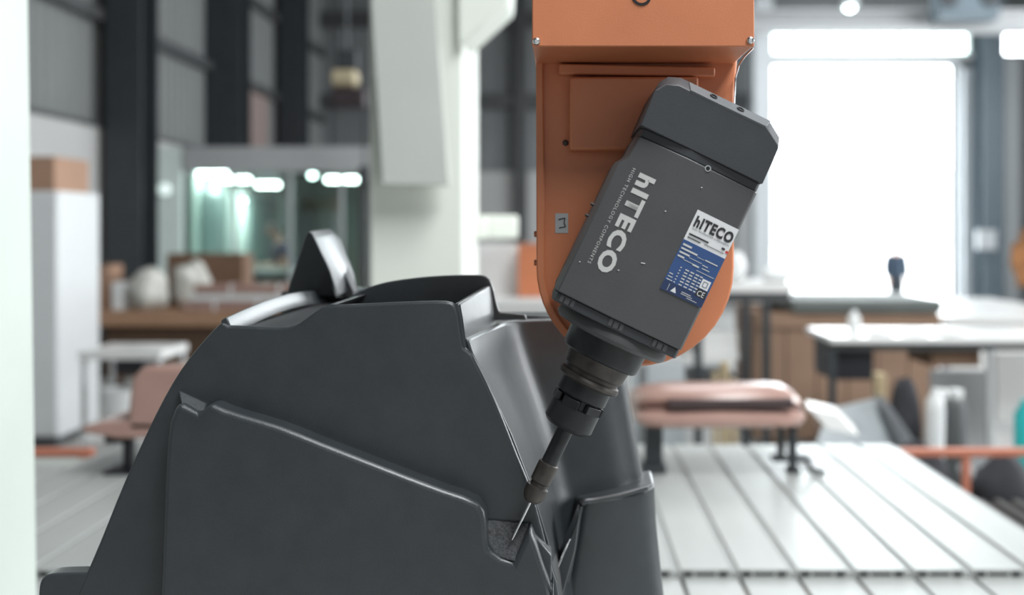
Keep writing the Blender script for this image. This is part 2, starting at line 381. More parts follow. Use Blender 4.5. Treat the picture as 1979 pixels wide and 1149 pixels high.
# ------------------------------------------------------------------ people (skin-modifier bodies)
def skin_mesh(name, joints, edges, m, parent, root=0, sub=2):
    me = bpy.data.meshes.new(name); me.from_pydata([j[0] for j in joints], edges, []); me.materials.append(m)
    o = bpy.data.objects.new(name, me); C.objects.link(o)
    sk = o.modifiers.new('skin', 'SKIN'); sk.use_smooth_shade = True
    if not me.skin_vertices: 
        o.modifiers.remove(sk); bm = B(); bm.from_mesh(me); bm.verts.layers.skin.verify(); bm.to_mesh(me); bm.free(); sk = o.modifiers.new('skin', 'SKIN'); sk.use_smooth_shade = True
    for i, j in enumerate(joints):
        d = me.skin_vertices[0].data[i]; d.radius = j[1] if isinstance(j[1], tuple) else (j[1], j[1]); d.use_root = (i == root)
    ss = o.modifiers.new('sub', 'SUBSURF'); ss.levels = sub; ss.render_levels = sub
    o.parent = parent; o.matrix_parent_inverse = world_of(parent).inverted()
    return o
def person(loc, yaw, label, shirt, trous, lean=0., arms='work', bulk=1., sleeve=.6):
    t = thing('person', label, 'person', loc)
    rot = Matrix.Translation(Vector(loc)) @ Matrix.Rotation(yaw, 4, 'Z')
    def T(x, y, z):                                   # local: faces -Y; lean bends the trunk forward above the hips
        if z > .95: y -= (z-.95)*lean; 
        return tuple(rot @ Vector((x, y, z)))
    if arms == 'work':
        la, ra = [(.20, 0, 1.40), (.25, -.10, 1.16), (.16, -.34, 1.17)], [(-.20, 0, 1.40), (-.25, -.10, 1.16), (-.14, -.34, 1.17)]
    else:
        la, ra = [(.20, 0, 1.40), (.27, .02, 1.12), (.26, -.05, .86)], [(-.20, 0, 1.40), (-.27, .02, 1.12), (-.26, -.05, .86)]
    J = [((0,0,.95),(.15,.11)), ((0,0,1.12),(.14,.10)), ((0,0,1.32),(.17,.11)), ((0,.01,1.43),(.13,.09)), ((0,.01,1.50),.052), ((0,0,1.56),.055)]
    E = [(0,1),(1,2),(2,3),(3,4),(4,5)]
    for arm in (la, ra):
        k = len(J); J += [(arm[0], .062), (arm[1], .045), (arm[2], .032)]; E += [(3,k),(k,k+1),(k+1,k+2)]
    for s in (1, -1):
        k = len(J); J += [((.09*s,0,.88),.10), ((.10*s,-.01,.48),.066), ((.10*s,.02,.09),.045), ((.11*s,-.14,.04),.04)]; E += [(0,k),(k,k+1),(k+1,k+2),(k+2,k+3)]
    J = [(T(*p), r) for p, r in J]
    body = skin_mesh('body', J, E, M['skin'], t)
    top = [(0,1),(1,2),(2,3),(3,4)]
    SJ = [(T(*p), r) for p, r in [((0,0,.82),(.17,.135)), ((0,0,.95),(.172,.135)), ((0,0,1.12),(.165,.125)), ((0,0,1.32),(.19,.13)), ((0,.01,1.44),(.13,.10))]]
    for arm in (la, ra):
        k = len(SJ); mid = tuple((1-sleeve)*a+sleeve*b for a, b in zip(arm[0], arm[1])); SJ += [(T(*arm[0]), .078), (T(*mid), .066)]; top += [(4,k),(k,k+1)]
        if sleeve >= 1: SJ.append((T(*arm[2]), .05)); top.append((k+1, k+2))
    SJ = [(p, tuple(bulk*q for q in rr) if isinstance(rr, tuple) else rr*bulk) for p, rr in SJ]
    skin_mesh('shirt', SJ, top, M[shirt], t)
    TJ = [(T(*p), r) for p, r in [((0,0,1.0),(.155,.12))]]; TE = []
    for s in (1, -1):
        k = len(TJ); TJ += [(T(.09*s,0,.86),.115*bulk), (T(.10*s,-.01,.48),.085*bulk), (T(.10*s,.02,.07),.07)]; TE += [(0,k),(k,k+1),(k+1,k+2)]
    skin_mesh('trousers', TJ, TE, M[trous], t)
    hc = Vector((0, -.02, 1.65))
    def H(p): return Vector(T(*p))
    bm = B(); rings = []
    for i in range(13):
        th = math.pi*i/12; ring = []
        for j in range(16):
            f = 2*math.pi*j/16; x = math.sin(th)*math.cos(f); y = math.sin(th)*math.sin(f); z = math.cos(th)
            rx = .075*(1-.18*max(0,-z)); ry = .095*(1-.12*max(0,-z))
            k = .018 if (abs(x) < .25 and y < -.8 and abs(z+.1) < .3) else 0
            ring.append(H((hc.x+x*rx, hc.y+y*ry-k, hc.z+z*.118)))
        rings.append(ring)
    loft(bm, rings)
    head = obj('head', bm, M['skin'], t, smooth=60)
    bm = B(); rings = []
    for i in range(9):
        th = math.pi*.60*i/8; ring = []
        for j in range(16):
            f = 2*math.pi*j/16; x = math.sin(th)*math.cos(f); y = math.sin(th)*math.sin(f); z = math.cos(th)
            if y < -.55 and z < .45: z = .45
            ring.append(H((hc.x+x*.084, hc.y+.008+y*.102, hc.z+.006+z*.124)))
        rings.append(ring)
    loft(bm, rings); obj('hair', bm, M['hair'], head, smooth=60)
    for s in (1, -1):
        bm = B(); blob(bm, H((.03*s, -.112, 1.655)), (.011, .008, .008), 8, 0); obj('eye', bm, M['hair'], head)
        bm = B(); blob(bm, H((.078*s, 0, 1.645)), (.012, .02, .03), 8, 0); obj('ear', bm, M['skin'], head)
    bm = B(); blob(bm, H((0, -.098, 1.59)), (.025, .008, .007), 8, 0); obj('mouth', bm, M['pinkd'], head)
    hands = (la, ra)
    for arm in hands:                                   # palm, four fingers, thumb
        w_ = Vector(arm[2]); d = (Vector(arm[2])-Vector(arm[1])).normalized(); s = 1 if w_.x > 0 else -1
        HJ = [(T(*w_), .028), (T(*(w_+d*.075)), (.036, .018))]; HE = [(0,1)]
        for q in range(4):
            off = Vector((.018*(q-1.5), 0, 0)); k = len(HJ); L = (.062, .075, .070, .055)[q]
            HJ += [(T(*(w_+d*.09+off)), .0095), (T(*(w_+d*(.09+L*.5)+off+Vector((0,0,-.012)))), .009), (T(*(w_+d*(.09+L*.8)+off+Vector((0,0,-.035)))), .008)]
            HE += [(1,k),(k,k+1),(k+1,k+2)]
        k = len(HJ); tv = Vector((-.04*s, -.01, -.01))
        HJ += [(T(*(w_+d*.035+tv*.8)), .011), (T(*(w_+d*.07+tv*1.3)), .009)]; HE += [(0,k),(k,k+1)]
        skin_mesh('hand', HJ, HE, M['skin'], body, sub=1)
    return t
pp = P(552, 470, 14.3)
person((pp.x+.02, 14.45, 0), math.radians(-62), 'dark-haired person in navy shirt working behind the office counter', 'navy', 'trous', lean=.28)
yp = P(1732, 516, 26)
person((yp.x, 26, -.40), 0.1, 'person in blue shirt standing far out in the bright doorway', 'bluec', 'bluet', arms='down', bulk=1.25, sleeve=1.)

# ================================================================== T-slot machine bed
bed = thing('machine_bed', 'long flat T-slot machine bed of light aluminium planks', 'machine bed', (-.4, 2.4, 0))
simple('bed_frame', M['creamg'], bed, (-2.35, 1.42, .45, 4.2, .60, .742), bevel=.006)
for x in (-2.2, -.5, 1.25):
    for y in (.6, 2.4, 4.0): simple('bed_leg', M['creamg'], bed, (x-.07, x+.07, y-.07, y+.07, 0, .60), bevel=.006)
Z0, Z1, Z2 = .742, .776, .800
def plank_mesh(wd, L, h, name):
    bm = B(); hw = wd/2; t_ = .0042
    outer = [(-hw+.003, 0), (hw-.003, 0), (hw, .004), (hw, h*.45), (hw-.006, h*.5), (hw-.006, h*.55), (hw, h*.62), (hw, h-.0015), (hw-.0015, h),
             (-hw+.0015, h), (-hw, h-.0015), (-hw, h*.62), (-hw+.006, h*.55), (-hw+.006, h*.5), (-hw, h*.45), (-hw, .004)]
    r0 = [Vector((x, 0, z)) for x, z in outer]; r1 = [Vector((x, L, z)) for x, z in outer]
    loft(bm, [r0, r1])
    bmesh.ops.recalc_face_normals(bm, faces=bm.faces[:])
    me = bpy.data.meshes.new(name); bm.to_mesh(me); bm.free(); return me
SP_, GAP = .15, .021
up = plank_mesh(SP_-GAP, 1.54, Z2-Z1, 'plank'); up.materials.append(M['plank'])
ups = plank_mesh(SP_-GAP, 1.16, Z2-Z1, 'plank'); ups.materials.append(M['plank'])
lo = plank_mesh(SP_-.010, 3.72, Z1-Z0, 'plank'); lo.materials.append(M['plank'])
los = plank_mesh(SP_-.010, 3.32, Z1-Z0, 'plank'); los.materials.append(M['plank'])
core_me = None
for k in range(-18, 6):
    xc = .448+SP_*k+SP_/2
    short = xc < -1.86
    o = link('plank', ups if short else up, bed); o.location = (xc, 2.65, Z1)
    hb = B()
    for dx in (-.045, .045): box(hb, xc+dx-.012, xc+dx+.012, 2.6485, 2.66, Z1+.006, Z1+.018)
    box(hb, xc-.026, xc+.026, 2.6488, 2.66, Z1+.008, Z1+.016)
    obj('hollow_end', hb, M['hole'], o, smooth=0)
    o = link('plank', los if short else lo, bed); o.location = (xc+.014, .5, Z0)
    simple('slot_strip', M['slot'], bed, (xc+SP_/2-GAP/2-.001, xc+SP_/2+GAP/2+.001, 2.652, 3.80 if short else 4.185, Z1-.001, Z1+.017), bevel=0)
    simple('slot_strip', M['rust'] if k in (-1, 0, 1) else M['slot'], bed, (xc+SP_/2+.014-.006, xc+SP_/2+.014+.006, .5, 2.64, Z0-.001, Z0+.015), bevel=0)
# orange guard rails
t = thing('guard_rail', 'orange guard rail with post behind the right end of the bed', 'rail', (2.0, 4.4, 0))
simple('rail_bar', M['rail'], t, (1.22, 2.6, 4.39, 4.43, .704, .738), bevel=.006)
for px in (1868, 2120): x = (px-CX)*4.4/F_PX; simple('rail_post', M['rail'], t, (x-.016, x+.016, 4.395, 4.425, 0, .704), bevel=.004)
t = thing('guard_rail', 'short orange guard rail at the bed end beside the white cabinet', 'rail', (-2.1, 4.4, 0))
simple('rail_bar', M['rail'], t, (-2.55, -1.985, 4.39, 4.43, .704, .738), bevel=.006)
for x in (-2.45, -2.03): simple('rail_post', M['rail'], t, (x-.016, x+.016, 4.395, 4.425, 0, .704), bevel=.004)

# ================================================================== cream machine column with cover plate
t = thing('machine_column', 'cream painted machine column behind the grey moulding', 'machine column', (-.6, 4.5, 0))
CYc = 4.30
bm = B(); a = P(714, 0, CYc); b = P(896, 0, CYc); box(bm, a.x, b.x, CYc, CYc*(896-CX)/(924-CX), 0, 4.2); obj('column_body', bm, M['cream'], t, .012)
bm = B()
tl, tr = P(898, 20, CYc), P(935, -60, CYc)
loft(bm, [[P(880, -400, CYc-.06), P(1010, -400, CYc-.06), P(985, 0, CYc-.06), P(925, 55, CYc-.06), P(885, 90, CYc-.06)], [Vector((v.x, CYc+.35, v.z)) for v in (P(880, -400, CYc), P(1010, -400, CYc), P(985, 0, CYc), P(925, 55, CYc), P(885, 90, CYc))]])
obj('beam_bracket', bm, M['cream'], t, .01)
bm = B()
f0 = [P(690, -420, CYc-.02), P(812, -420, CYc-.02), P(868, 358, CYc-.17), P(738, 358, CYc-.17)]
loft(bm, [[v for v in f0], [v+Vector((.0, .05, 0)) for v in f0]])
obj('cover_plate', bm, M['creamg'], t, .006)
bm = B(); g0 = [P(717, 150, CYc-.09), P(726, 150, CYc-.09), P(748, 350, CYc-.12), P(740, 350, CYc-.12)]
loft(bm, [g0, [v+Vector((0, .2, 0)) for v in g0]]); obj('cover_flange', bm, M['creamg'], t, .003)
bm = B(); pbox(bm, 925, 1000, 416, 461, 5.0, .1); obj('side_ledge', bm, M['cream'], t, .008)
bm = B(); pbox(bm, 890, 940, 425, 461, 4.9, .1); obj('ledge_rib', bm, M['cream'], t, .004)
# near white post at the left edge
t = thing('machine_post', 'bright white machine post at the left edge of view', 'machine column', (-1.1, 1.9, 0))
bm = B(); Yp = 1.95
xr0, xr1 = P(74, 0, Yp+.28).x, P(50, 0, Yp+.28).x
r0 = [Vector((xr0-.26, Yp, .80)), Vector((xr0, Yp, .80)), Vector((xr1, Yp, 2.6)), Vector((xr0-.26, Yp, 2.6))]
loft(bm, [[v for v in r0], [Vector((v.x, Yp+.28, v.z)) for v in r0]]); obj('post_body', bm, mat('post_pale_green', (.47,.52,.48), .5, var=.04, scale=3.), t, .006)
bm = B(); box(bm, r0[0].x-.05, r0[1].x+.01, Yp-.04, Yp+.3, .777, .80); obj('foot_plate', bm, M['cream'], t, .004)

# ================================================================== white cabinet and boxes, left
t = thing('tall_cabinet', 'tall white metal cabinet between the white post and work bench', 'cabinet', (-3.9, 7.9, 0))
cx1 = P(110, 0, 7.9).x; cx0 = cx1-.9; yb_c = 7.9*(110-CX)/(192-CX)
bm = B(); box(bm, cx0, cx1, 7.92, yb_c, .08, 1.965); obj('cabinet_body', bm, M['cab'], t, .006)
for x0, x1 in ((cx0+.005, cx0+.448), (cx0+.452, cx1-.005)):
    bm = B(); box(bm, x0, x1, 7.9, 7.92, .1, 1.95); d = obj('door', bm, M['cab'], t, .006)
    xh = cx0+.45+(.05 if x0 > cx0+.1 else -.05)
    bm = B(); tube(bm, [(xh, 7.885, 1.0), (xh, 7.885, 1.16)], .008); obj('handle', bm, M['chrome'], d)
bm = B(); box(bm, cx0+.03, cx1-.03, 7.96, yb_c-.03, 0, .08); obj('plinth', bm, M['girt'], t)
def carton(name, px0, px1, py0, py1, Y, depth, m, label, rz=0., tape=True, z0=None):
    a = P(px0, py1, Y); b = P(px1, py0, Y); wd = b.x-a.x; h = b.z-a.z if z0 is None else b.z-z0; zb = a.z if z0 is None else z0
    t = thing(name, label, 'box', ((a.x+b.x)/2, Y+depth/2, zb))
    t.rotation_euler = (0, 0, rz)
    o = t.location
    def lb(nm, mm, par, x0, x1, y0, y1, z0_, z1_, bv=.004):
        bm = B(); box(bm, x0, x1, y0, y1, z0_, z1_)
        me = bpy.data.meshes.new(nm); bmesh.ops.recalc_face_normals(bm, faces=bm.faces[:]); bm.to_mesh(me); bm.free(); me.materials.append(mm)
        q = bpy.data.objects.new(nm, me); C.objects.link(q); q.parent = par
        if bv: k = q.modifiers.new('bevel', 'BEVEL'); k.width = bv; k.segments = 2
        return q
    bd = lb('carton_body', m, t, -wd/2, wd/2, -depth/2, depth/2, 0, h-.004)
    lb('flap', m, t, -wd/2, -.003, -depth/2, depth/2, h-.004, h, 0); lb('flap', m, t, .003, wd/2, -depth/2, depth/2, h-.004, h, 0)
    if tape: lb('tape', M['wood'], t, -.025, .025, -depth/2-.001, depth/2+.001, h, h+.001, 0)
    return t
carton('cardboard_box', -20, 105, 302, 366, 7.95, .58, M['card'], 'brown cardboard box on top of the tall white cabinet', rz=.0, z0=1.966)
bm = B()
# ------------------------------------------------------------------ work bench
t = thing('work_bench', 'long wooden work bench behind the grey moulding', 'bench', (-3.3, 9.6, 0)); bm.free()
bx0, bx1 = P(120, 0, 9.5).x, P(640, 0, 9.5).x
simple('bench_top', M['wood'], t, (bx0, bx1, 9.5, 10.6, .78, .92), bevel=.008)
simple('apron', M['woodd'], t, (bx0+.35, bx1-.05, 9.62, 9.68, .30, .78), bevel=.004)
for x in (bx0+.1, bx1-.1):
    for y in (9.6, 10.5): simple('bench_leg', M['woodd'], t, (x-.04, x+.04, y-.04, y+.04, 0, .78))
carton('cardboard_box', 322, 470, 490, 590, 10.2, .33, M['cardd'], 'open-faced brown cardboard box on the bench behind the plastic sack', rz=.0, z0=.921)
carton('cardboard_box', 186, 212, 512, 598, 9.7, .3, M['card'], 'narrow tan carton on the bench next to the white cabinet', z0=.921)
carton('small_carton', 216, 238, 545, 600, 9.6, .18, M['white'], 'small white carton on the bench left of the plastic sack', tape=False, z0=.921)
bm = B(); c = P(288, 585, 9.72); blob(bm, (c.x, c.y, .92+.17), (.165, .16, .22), 28, .16, 3, .921); tag(obj('plastic_sack', bm, M['bag'], smooth=60), 'grumpled pale plastic sack lying on the bench, lower lump'.replace('grumpled', 'crumpled'), 'sack')
bm = B(); c = P(370, 560, 9.95); blob(bm, (c.x, c.y, .92+.22), (.17, .15, .235), 28, .18, 11, .921); tag(obj('plastic_sack', bm, M['bag'], smooth=60), 'tall crumpled white plastic sack on the bench before the brown box', 'sack')
zz = .921
for i, (px0, px1, h, m) in enumerate(((352, 560, .09, 'pink'), (365, 590, .06, 'white'), (375, 610, .09, 'pink'))):
    a = P(px0, 0, 9.51).x; b = P(px1, 0, 9.51).x
    q = thing('flat_package', ('lowest pinkish flat package in the stack on the bench', 'pale wrapped package in the middle of the bench stack', 'topmost pinkish flat package in the stack on the bench')[i], 'package', ((a+b)/2, 9.6, zz), 'packages stacked on the bench')
    simple('package_body', M[m], q, (a, b, 9.51, 9.70, zz, zz+h), bevel=.015)
    for x in (a+(b-a)*.3, a+(b-a)*.7): simple('strap', M['white'], q, (x-.012, x+.012, 9.508, 9.702, zz+.004, zz+h+.001), bevel=0)
    zz += h+.002
# ------------------------------------------------------------------ white trolley
t = thing('trolley', 'small white-topped trolley in front of the work bench', 'trolley', (-2.9, 7.0, 0))
a = P(150, 0, 6.9).x; b = P(312, 0, 6.9).x
simple('trolley_top', M['whitel'], t, (a, b, 6.9, 7.4, .80, .86), bevel=.008)
simple('drawer_box', M['blackp'], t, (a+.22, b-.14, 6.95, 7.35, .70, .80)); simple('lower_shelf', M['whitel'], t, (a, b, 6.9, 7.4, .25, .28))
for x in (a+.03, b-.03):
    for y in (6.93, 7.37):
        simple('trolley_leg', M['chrome'], t, (x-.015, x+.015, y-.015, y+.015, .05, .80), bevel=.003)
        bm = B(); lathe(bm, Vector((x-.012, y, .03)), Vector((1,0,0)), [(0, .03), (.024, .03)], 14); obj('castor', bm, M['blackp'], t)
bm = B(); c = P(215, 770, 6.95); 
lathe(bm, Vector((c.x, 7.1, .281)), Vector((0,0,1)), [(0, .09), (.30, .12), (.30, .105), (.02, .08)], 24); tag(obj('bucket', bm, M['white']), 'small white bucket on the lower shelf of the trolley', 'bucket')

# ================================================================== pink moulding, left
t = thing('pink_moulding', 'pinkish moulded cover on a black stand, left of the grey moulding', 'moulded part', (-1.5, 3.7, .8))
Y0 = 3.6
bm = B(); loft(bm, [[P(240, 838, Y0), P(420, 838, Y0), P(420, 706, Y0), P(275, 706, Y0), P(252, 730, Y0)], [P(240, 838, Y0)+Vector((.03,.3,0)), P(420, 838, Y0)+Vector((0,.3,0)), P(420, 706, Y0)+Vector((0,.3,-.02)), P(275, 706, Y0)+Vector((.04,.3,-.02)), P(252, 730, Y0)+Vector((.04,.3,-.02))]])
obj('hood', bm, M['pink'], t, .02, 3)
bm = B(); loft(bm, [[P(158, 836, Y0), P(158, 824, Y0), P(200, 814, Y0), P(430, 816, Y0), P(430, 842, Y0), P(230, 848, Y0)], [v+Vector((.02,.28,0)) for v in (P(158, 836, Y0), P(158, 824, Y0), P(200, 814, Y0), P(430, 816, Y0), P(430, 842, Y0), P(230, 848, Y0))]])
obj('brim', bm, M['pink'], t, .008, 3)
x = P(245, 0, 3.7).x; simple('leg', M['blackp'], t, (x-.016, x+.016, 3.7, 3.74, .812, .95)); simple('foot', M['blackp'], t, (x-.07, x+.06, 3.66, 3.78, .801, .813))
x = P(380, 0, 3.7).x; simple('leg', M['blackp'], t, (x-.016, x+.016, 3.7, 3.74, .812, .95)); simple('foot', M['blackp'], t, (x-.07, x+.06, 3.66, 3.78, .801, .813))
simple('bracket', M['blackp'], t, (P(200, 0, 3.7).x, P(250, 0, 3.7).x, 3.7, 3.74, .905, .93))
# ================================================================== copper-pink bumper moulding, right
t = thing('bumper_moulding', 'copper-pink bumper moulding raised on dark clamps, right of the spindle', 'moulded part', (.44, 3.7, .8))
bm = B(); rings = []
def sec(px, k, dz, dy):
    """bumper section: back foot, rounded back, rounded top, recessed front, projecting lip"""
    c = P(px, 752, 3.6); top = c.z+dz; h = .145*k
    pts = [(.24, -h), (.25, -h*.3), (.22, -.02*k), (.16, 0), (.06, -.004), (.015, -.018*k), (.005, -.04*k), (.03, -.052*k), (.04, -.075*k), (.0, -.088*k), (-.03, -.10*k), (-.03, -.125*k), (.0, -.14*k), (.06, -.13*k)]
    return [Vector((c.x, 3.62+dy+a, top+b)) for a, b in pts]
for px, k, dz, dy in ((1228, .45, -.055, .12), (1234, .7, -.035, .06), (1252, .9, -.012, .02), (1290, 1., 0, 0), (1400, 1., .004, -.01), (1500, 1., .002, 0), (1532, .95, -.008, .02), (1556, .75, -.035, .06), (1572, .4, -.07, .12)):
    rings.append(sec(px, k, dz, dy))
loft(bm, rings); obj('bumper_skin', bm, M['pink'], t, smooth=50)
bm = B(); pbox(bm, 1292, 1534, 771, 791, 3.612, .05); obj('recess_shade', bm, M['pinkd'], t, .004)  # dark box set proud to paint the shade inside the recess
bm = B(); v = [P(1560, 788, 3.75), P(1620, 800, 3.75), P(1660, 842, 3.75), P(1600, 830, 3.75)]; loft(bm, [v, [q+Vector((.02, .12, .01)) for q in v]]); obj('side_wing', bm, M['whitel'], t, .004)
def clamp_leg(px0, px1, y0, y1, Y):
    bm = B(); pbox(bm, px0, px1, y0, y1, Y, .05); return obj('leg', bm, M['steel_dark'], t, .003)
clamp_leg(1247, 1281, 812, 906, 3.7); clamp_leg(1506, 1516, 806, 888, 3.72); clamp_leg(1529, 1541, 806, 912, 3.68)
bm = B(); pbox(bm, 1240, 1288, 900, 914, 3.68, .09); obj('foot', bm, M['steel_dark'], t, .003)
bm = B(); pbox(bm, 1495, 1566, 883, 893, 3.69, .06); obj('clamp_bar', bm, M['steel_dark'], t, .003)
bm = B(); pbox(bm, 1524, 1548, 905, 914, 3.69, .06); obj('foot', bm, M['steel_dark'], t, .003)
bm = B(); tube(bm, [P(1562, 884, 3.69), P(1568, 905, 3.69), P(1594, 913, 3.69)], .010); obj('clamp_hook', bm, M['steel_dark'], t)

# ================================================================== right background furniture
t = thing('crate', 'large brown crate with dark green lid before the bright doorway', 'crate', (2.3, 8.0, 0))
a = P(1460, 0, 8.0).x; b = P(1815, 0, 8.0).x; zt = P(0, 603, 8.0).z
nb = 6
for k in range(nb):
    x0 = a+(b-a)*k/nb; x1 = a+(b-a)*(k+1)/nb; simple('board', M['kraft'], t, (x0+.004, x1-.004, 8.0, 8.03, 0.05, zt), bevel=.004)
simple('side_board', M['kraft'], t, (a, a+.03, 8.03, 8.9, .05, zt)); simple('side_board', M['kraft'], t, (b-.03, b, 8.03, 8.9, .05, zt)); simple('back_board', M['kraft'], t, (a, b, 8.9, 8.93, .05, zt))
simple('batten', M['kraft'], t, (a, b, 7.97, 8.0, zt-.12, zt-.02)); simple('skid', M['woodd'], t, (a+.1, a+.2, 8.0, 8.9, 0, .05)); simple('skid', M['woodd'], t, (b-.2, b-.1, 8.0, 8.9, 0, .05))
simple('crate_lid', M['green'], t, (P(1530, 0, 8.0).x, b+.01, 7.95, 8.95, zt, zt+.095), bevel=.01)
# steel table at the spindle's right
t = thing('steel_table', 'pale-topped steel table between the orange arm and the brown crate', 'table', (1.5, 7.2, 0))
a = P(1330, 0, 7.0).x; b = P(1532, 0, 7.0).x; zt = P(0, 556, 7.0).z
simple('table_top', M['whitel'], t, (a, b, 7.0, 7.7, zt-.03, zt+.03)); simple('top_frame', M['girt'], t, (a+.02, b-.01, 7.02, 7.68, zt-.10, zt-.03))
for px in (1350, 1442, 1482): x = P(px, 0, 7.02).x; simple('table_leg', M['steel_dark'], t, (x-.026, x+.026, 7.02, 7.07, 0, zt-.10))
simple('middle_shelf', M['whitel'], t, (a, P(1430, 0, 7).x, 7.05, 7.6, P(0, 698, 7).z, P(0, 682, 7).z)); simple('lower_shelf', M['girt'], t, (a, P(1430, 0, 7).x, 7.05, 7.6, P(0, 716, 7).z-.1, P(0, 716, 7).z-.04))
bm = B(); c = P(1424, 520, 7.2); blob(bm, (c.x, 7.25, zt+.03+.10), (.075, .075, .115), 18, .05, 5, zt+.031); tag(obj('white_bundle', bm, M['white'], smooth=60), 'rounded white bundle standing on the steel table by the orange arm', 'bundle')
bm = B(); c = P(1500, 545, 7.2); blob(bm, (c.x, 7.2, zt+.03+.05), (.12, .10, .07), 18, .12, 8, zt+.031); tag(obj('white_bundle', bm, M['white'], smooth=60), 'low white bundle at the end of the steel table before the doorway', 'bundle')
carton('small_carton', 1345, 1425, 640, 681, 7.1, .3, M['whitel'], 'white carton on the middle shelf of the steel table', tape=False, z0=P(0, 682, 7).z+.001)
# grey sheets and pine offcuts low behind the bumper moulding
t = thing('grey_sheet_stack', 'blue-grey sheet leaning low behind the bumper moulding', 'sheet', (.6, 5.6, 0))
bm = B(); v = [P(1225, 1038, 5.6), P(1330, 1038, 5.6), P(1322, 700, 5.9), P(1218, 700, 5.9)]; loft(bm, [v, [q+Vector((0, .04, 0)) for q in v]]); obj('sheet', bm, M['greyp'], t, .004)
bm = B(); v = [P(1240, 1048, 5.5), P(1252, 1048, 5.5), P(1250, 705, 5.85), P(1238, 705, 5.85)]; loft(bm, [v, [q+Vector((0, .03, 0)) for q in v]]); obj('edge_strip', bm, M['girt'], t, .002)
for i, (px, y0, w_) in enumerate(((1402, 700, 14), (1384, 720, 9), (1420, 735, 10))):
    a = P(px, y0, 5.3); bm = B(); box(bm, a.x-w_*.00133, a.x+w_*.00133, 5.3, 5.36, 0, a.z); tag(obj('pine_offcut', bm, M['yellow'], bevel=.004), ('tallest upright pine offcut behind the bumper moulding', 'thin upright pine offcut left of the tallest one', 'short upright pine offcut right of the tallest one')[i], 'timber', 'upright pine offcuts')
# white work table, right
t = thing('white_table', 'white-topped work table in front of the brown crate', 'table', (2.3, 6.3, 0))
a = P(1605, 0, 6.3).x; b = P(2100, 0, 6.3).x; zt = P(0, 655, 6.3).z
simple('table_top', M['whitel'], t, (a, b, 6.3, 6.95, zt-.028, zt+.012), bevel=.008); simple('under_frame', M['girt'], t, (a+.04, b-.04, 6.34, 6.9, zt-.075, zt-.028))
for px in (1610, 1915, 2090): x = P(px, 0, 6.34).x; simple('table_leg', M['fascia'] if px != 1610 else M['steel_dark'], t, (x-.02, x+.02, 6.34, 6.38, 0, zt-.07))
simple('drawer_unit', M['blackp'], t, (P(1608, 0, 6.4).x, P(1690, 0, 6.4).x, 6.42, 6.85, P(0, 735, 6.4).z, zt-.075))
simple('hanging_drawer', M['cardd'], t, (P(1800, 0, 6.4).x, P(1895, 0, 6.4).x, 6.40, 6.85, P(0, 708, 6.4).z, zt-.075))
bm = B(); c = P(1655, 632, 6.5); lathe(bm, Vector((c.x, 6.55, zt+.0125)), Vector((0,0,1)), [(0, .04), (.10, .04), (.115, .02), (.14, .018)], 18); tag(obj('white_bottle', bm, M['white']), 'small white bottle standing on the white work table', 'bottle')
for i, px in enumerate((1708, 1775, 1845)):
    c = P(px, 650, 6.4); bm = B(); blob(bm, (c.x, 6.5, zt+.02), (.085, .12, .022), 18, .2, 20+i, zt+.0125); tag(obj('foam_pad', bm, M['white'], smooth=60), ('leftmost white foam pad lying on the white work table', 'middle white foam pad lying on the white work table', 'rightmost white foam pad lying on the white work table')[i], 'pad', 'foam pads on the white table')
# far white table and panel
t = thing('white_bench', 'wide white bench behind the work table at the right edge', 'bench', (3.5, 8.2, 0))
a = P(1822, 0, 8.1).x; b = P(2140, 0, 8.1).x; zt = P(0, 611, 8.1).z
simple('bench_top', M['whitel'], t, (a, b, 8.1, 10.3, zt-.05, zt)); simple('front_panel', M['whitel'], t, (a+.02, b-.02, 8.13, 8.16, .5, zt-.05))
for x in (a+.04, b-.04):
    for y in (8.14, 10.26): simple('bench_leg', M['fascia'], t, (x-.025, x+.025, y-.025, y+.025, 0, zt-.05))
bm = B(); pbox(bm, 1925, 2150, 682, 815, 7.0, .05); o = obj('white_board', bm, M['whitel'], bevel=.006); tag(o, 'white board standing under the work table at the right edge', 'board')
bm = B(); pbox(bm, 1800, 1905, 715, 906, 7.2, .05); o = obj('white_board', bm, M['fascia'], bevel=.006); tag(o, 'grey-white board standing beneath the hanging drawer', 'board')
for nm in ():
    pass
# leaning grey sheets right of the bumper
t = thing('leaning_panel', 'large grey panel leaning diagonally behind the machine bed', 'panel', (1.5, 5.2, 0))
bm = B(); v = [P(1560, 900, 4.9), P(1790, 900, 4.9), P(1690, 772, 5.3), P(1600, 792, 5.3)]; loft(bm, [v, [q+Vector((.02, .05, 0)) for q in v]]); obj('panel_face', bm, M['greyp'], t, .004)
bm = B(); v = [P(1745, 870, 4.88), P(1785, 880, 4.88), P(1708, 768, 5.28), P(1690, 764, 5.28)]; loft(bm, [v, [q+Vector((.01, .03, 0)) for q in v]]); obj('panel_edge', bm, M['steel_dark'], t, .003)
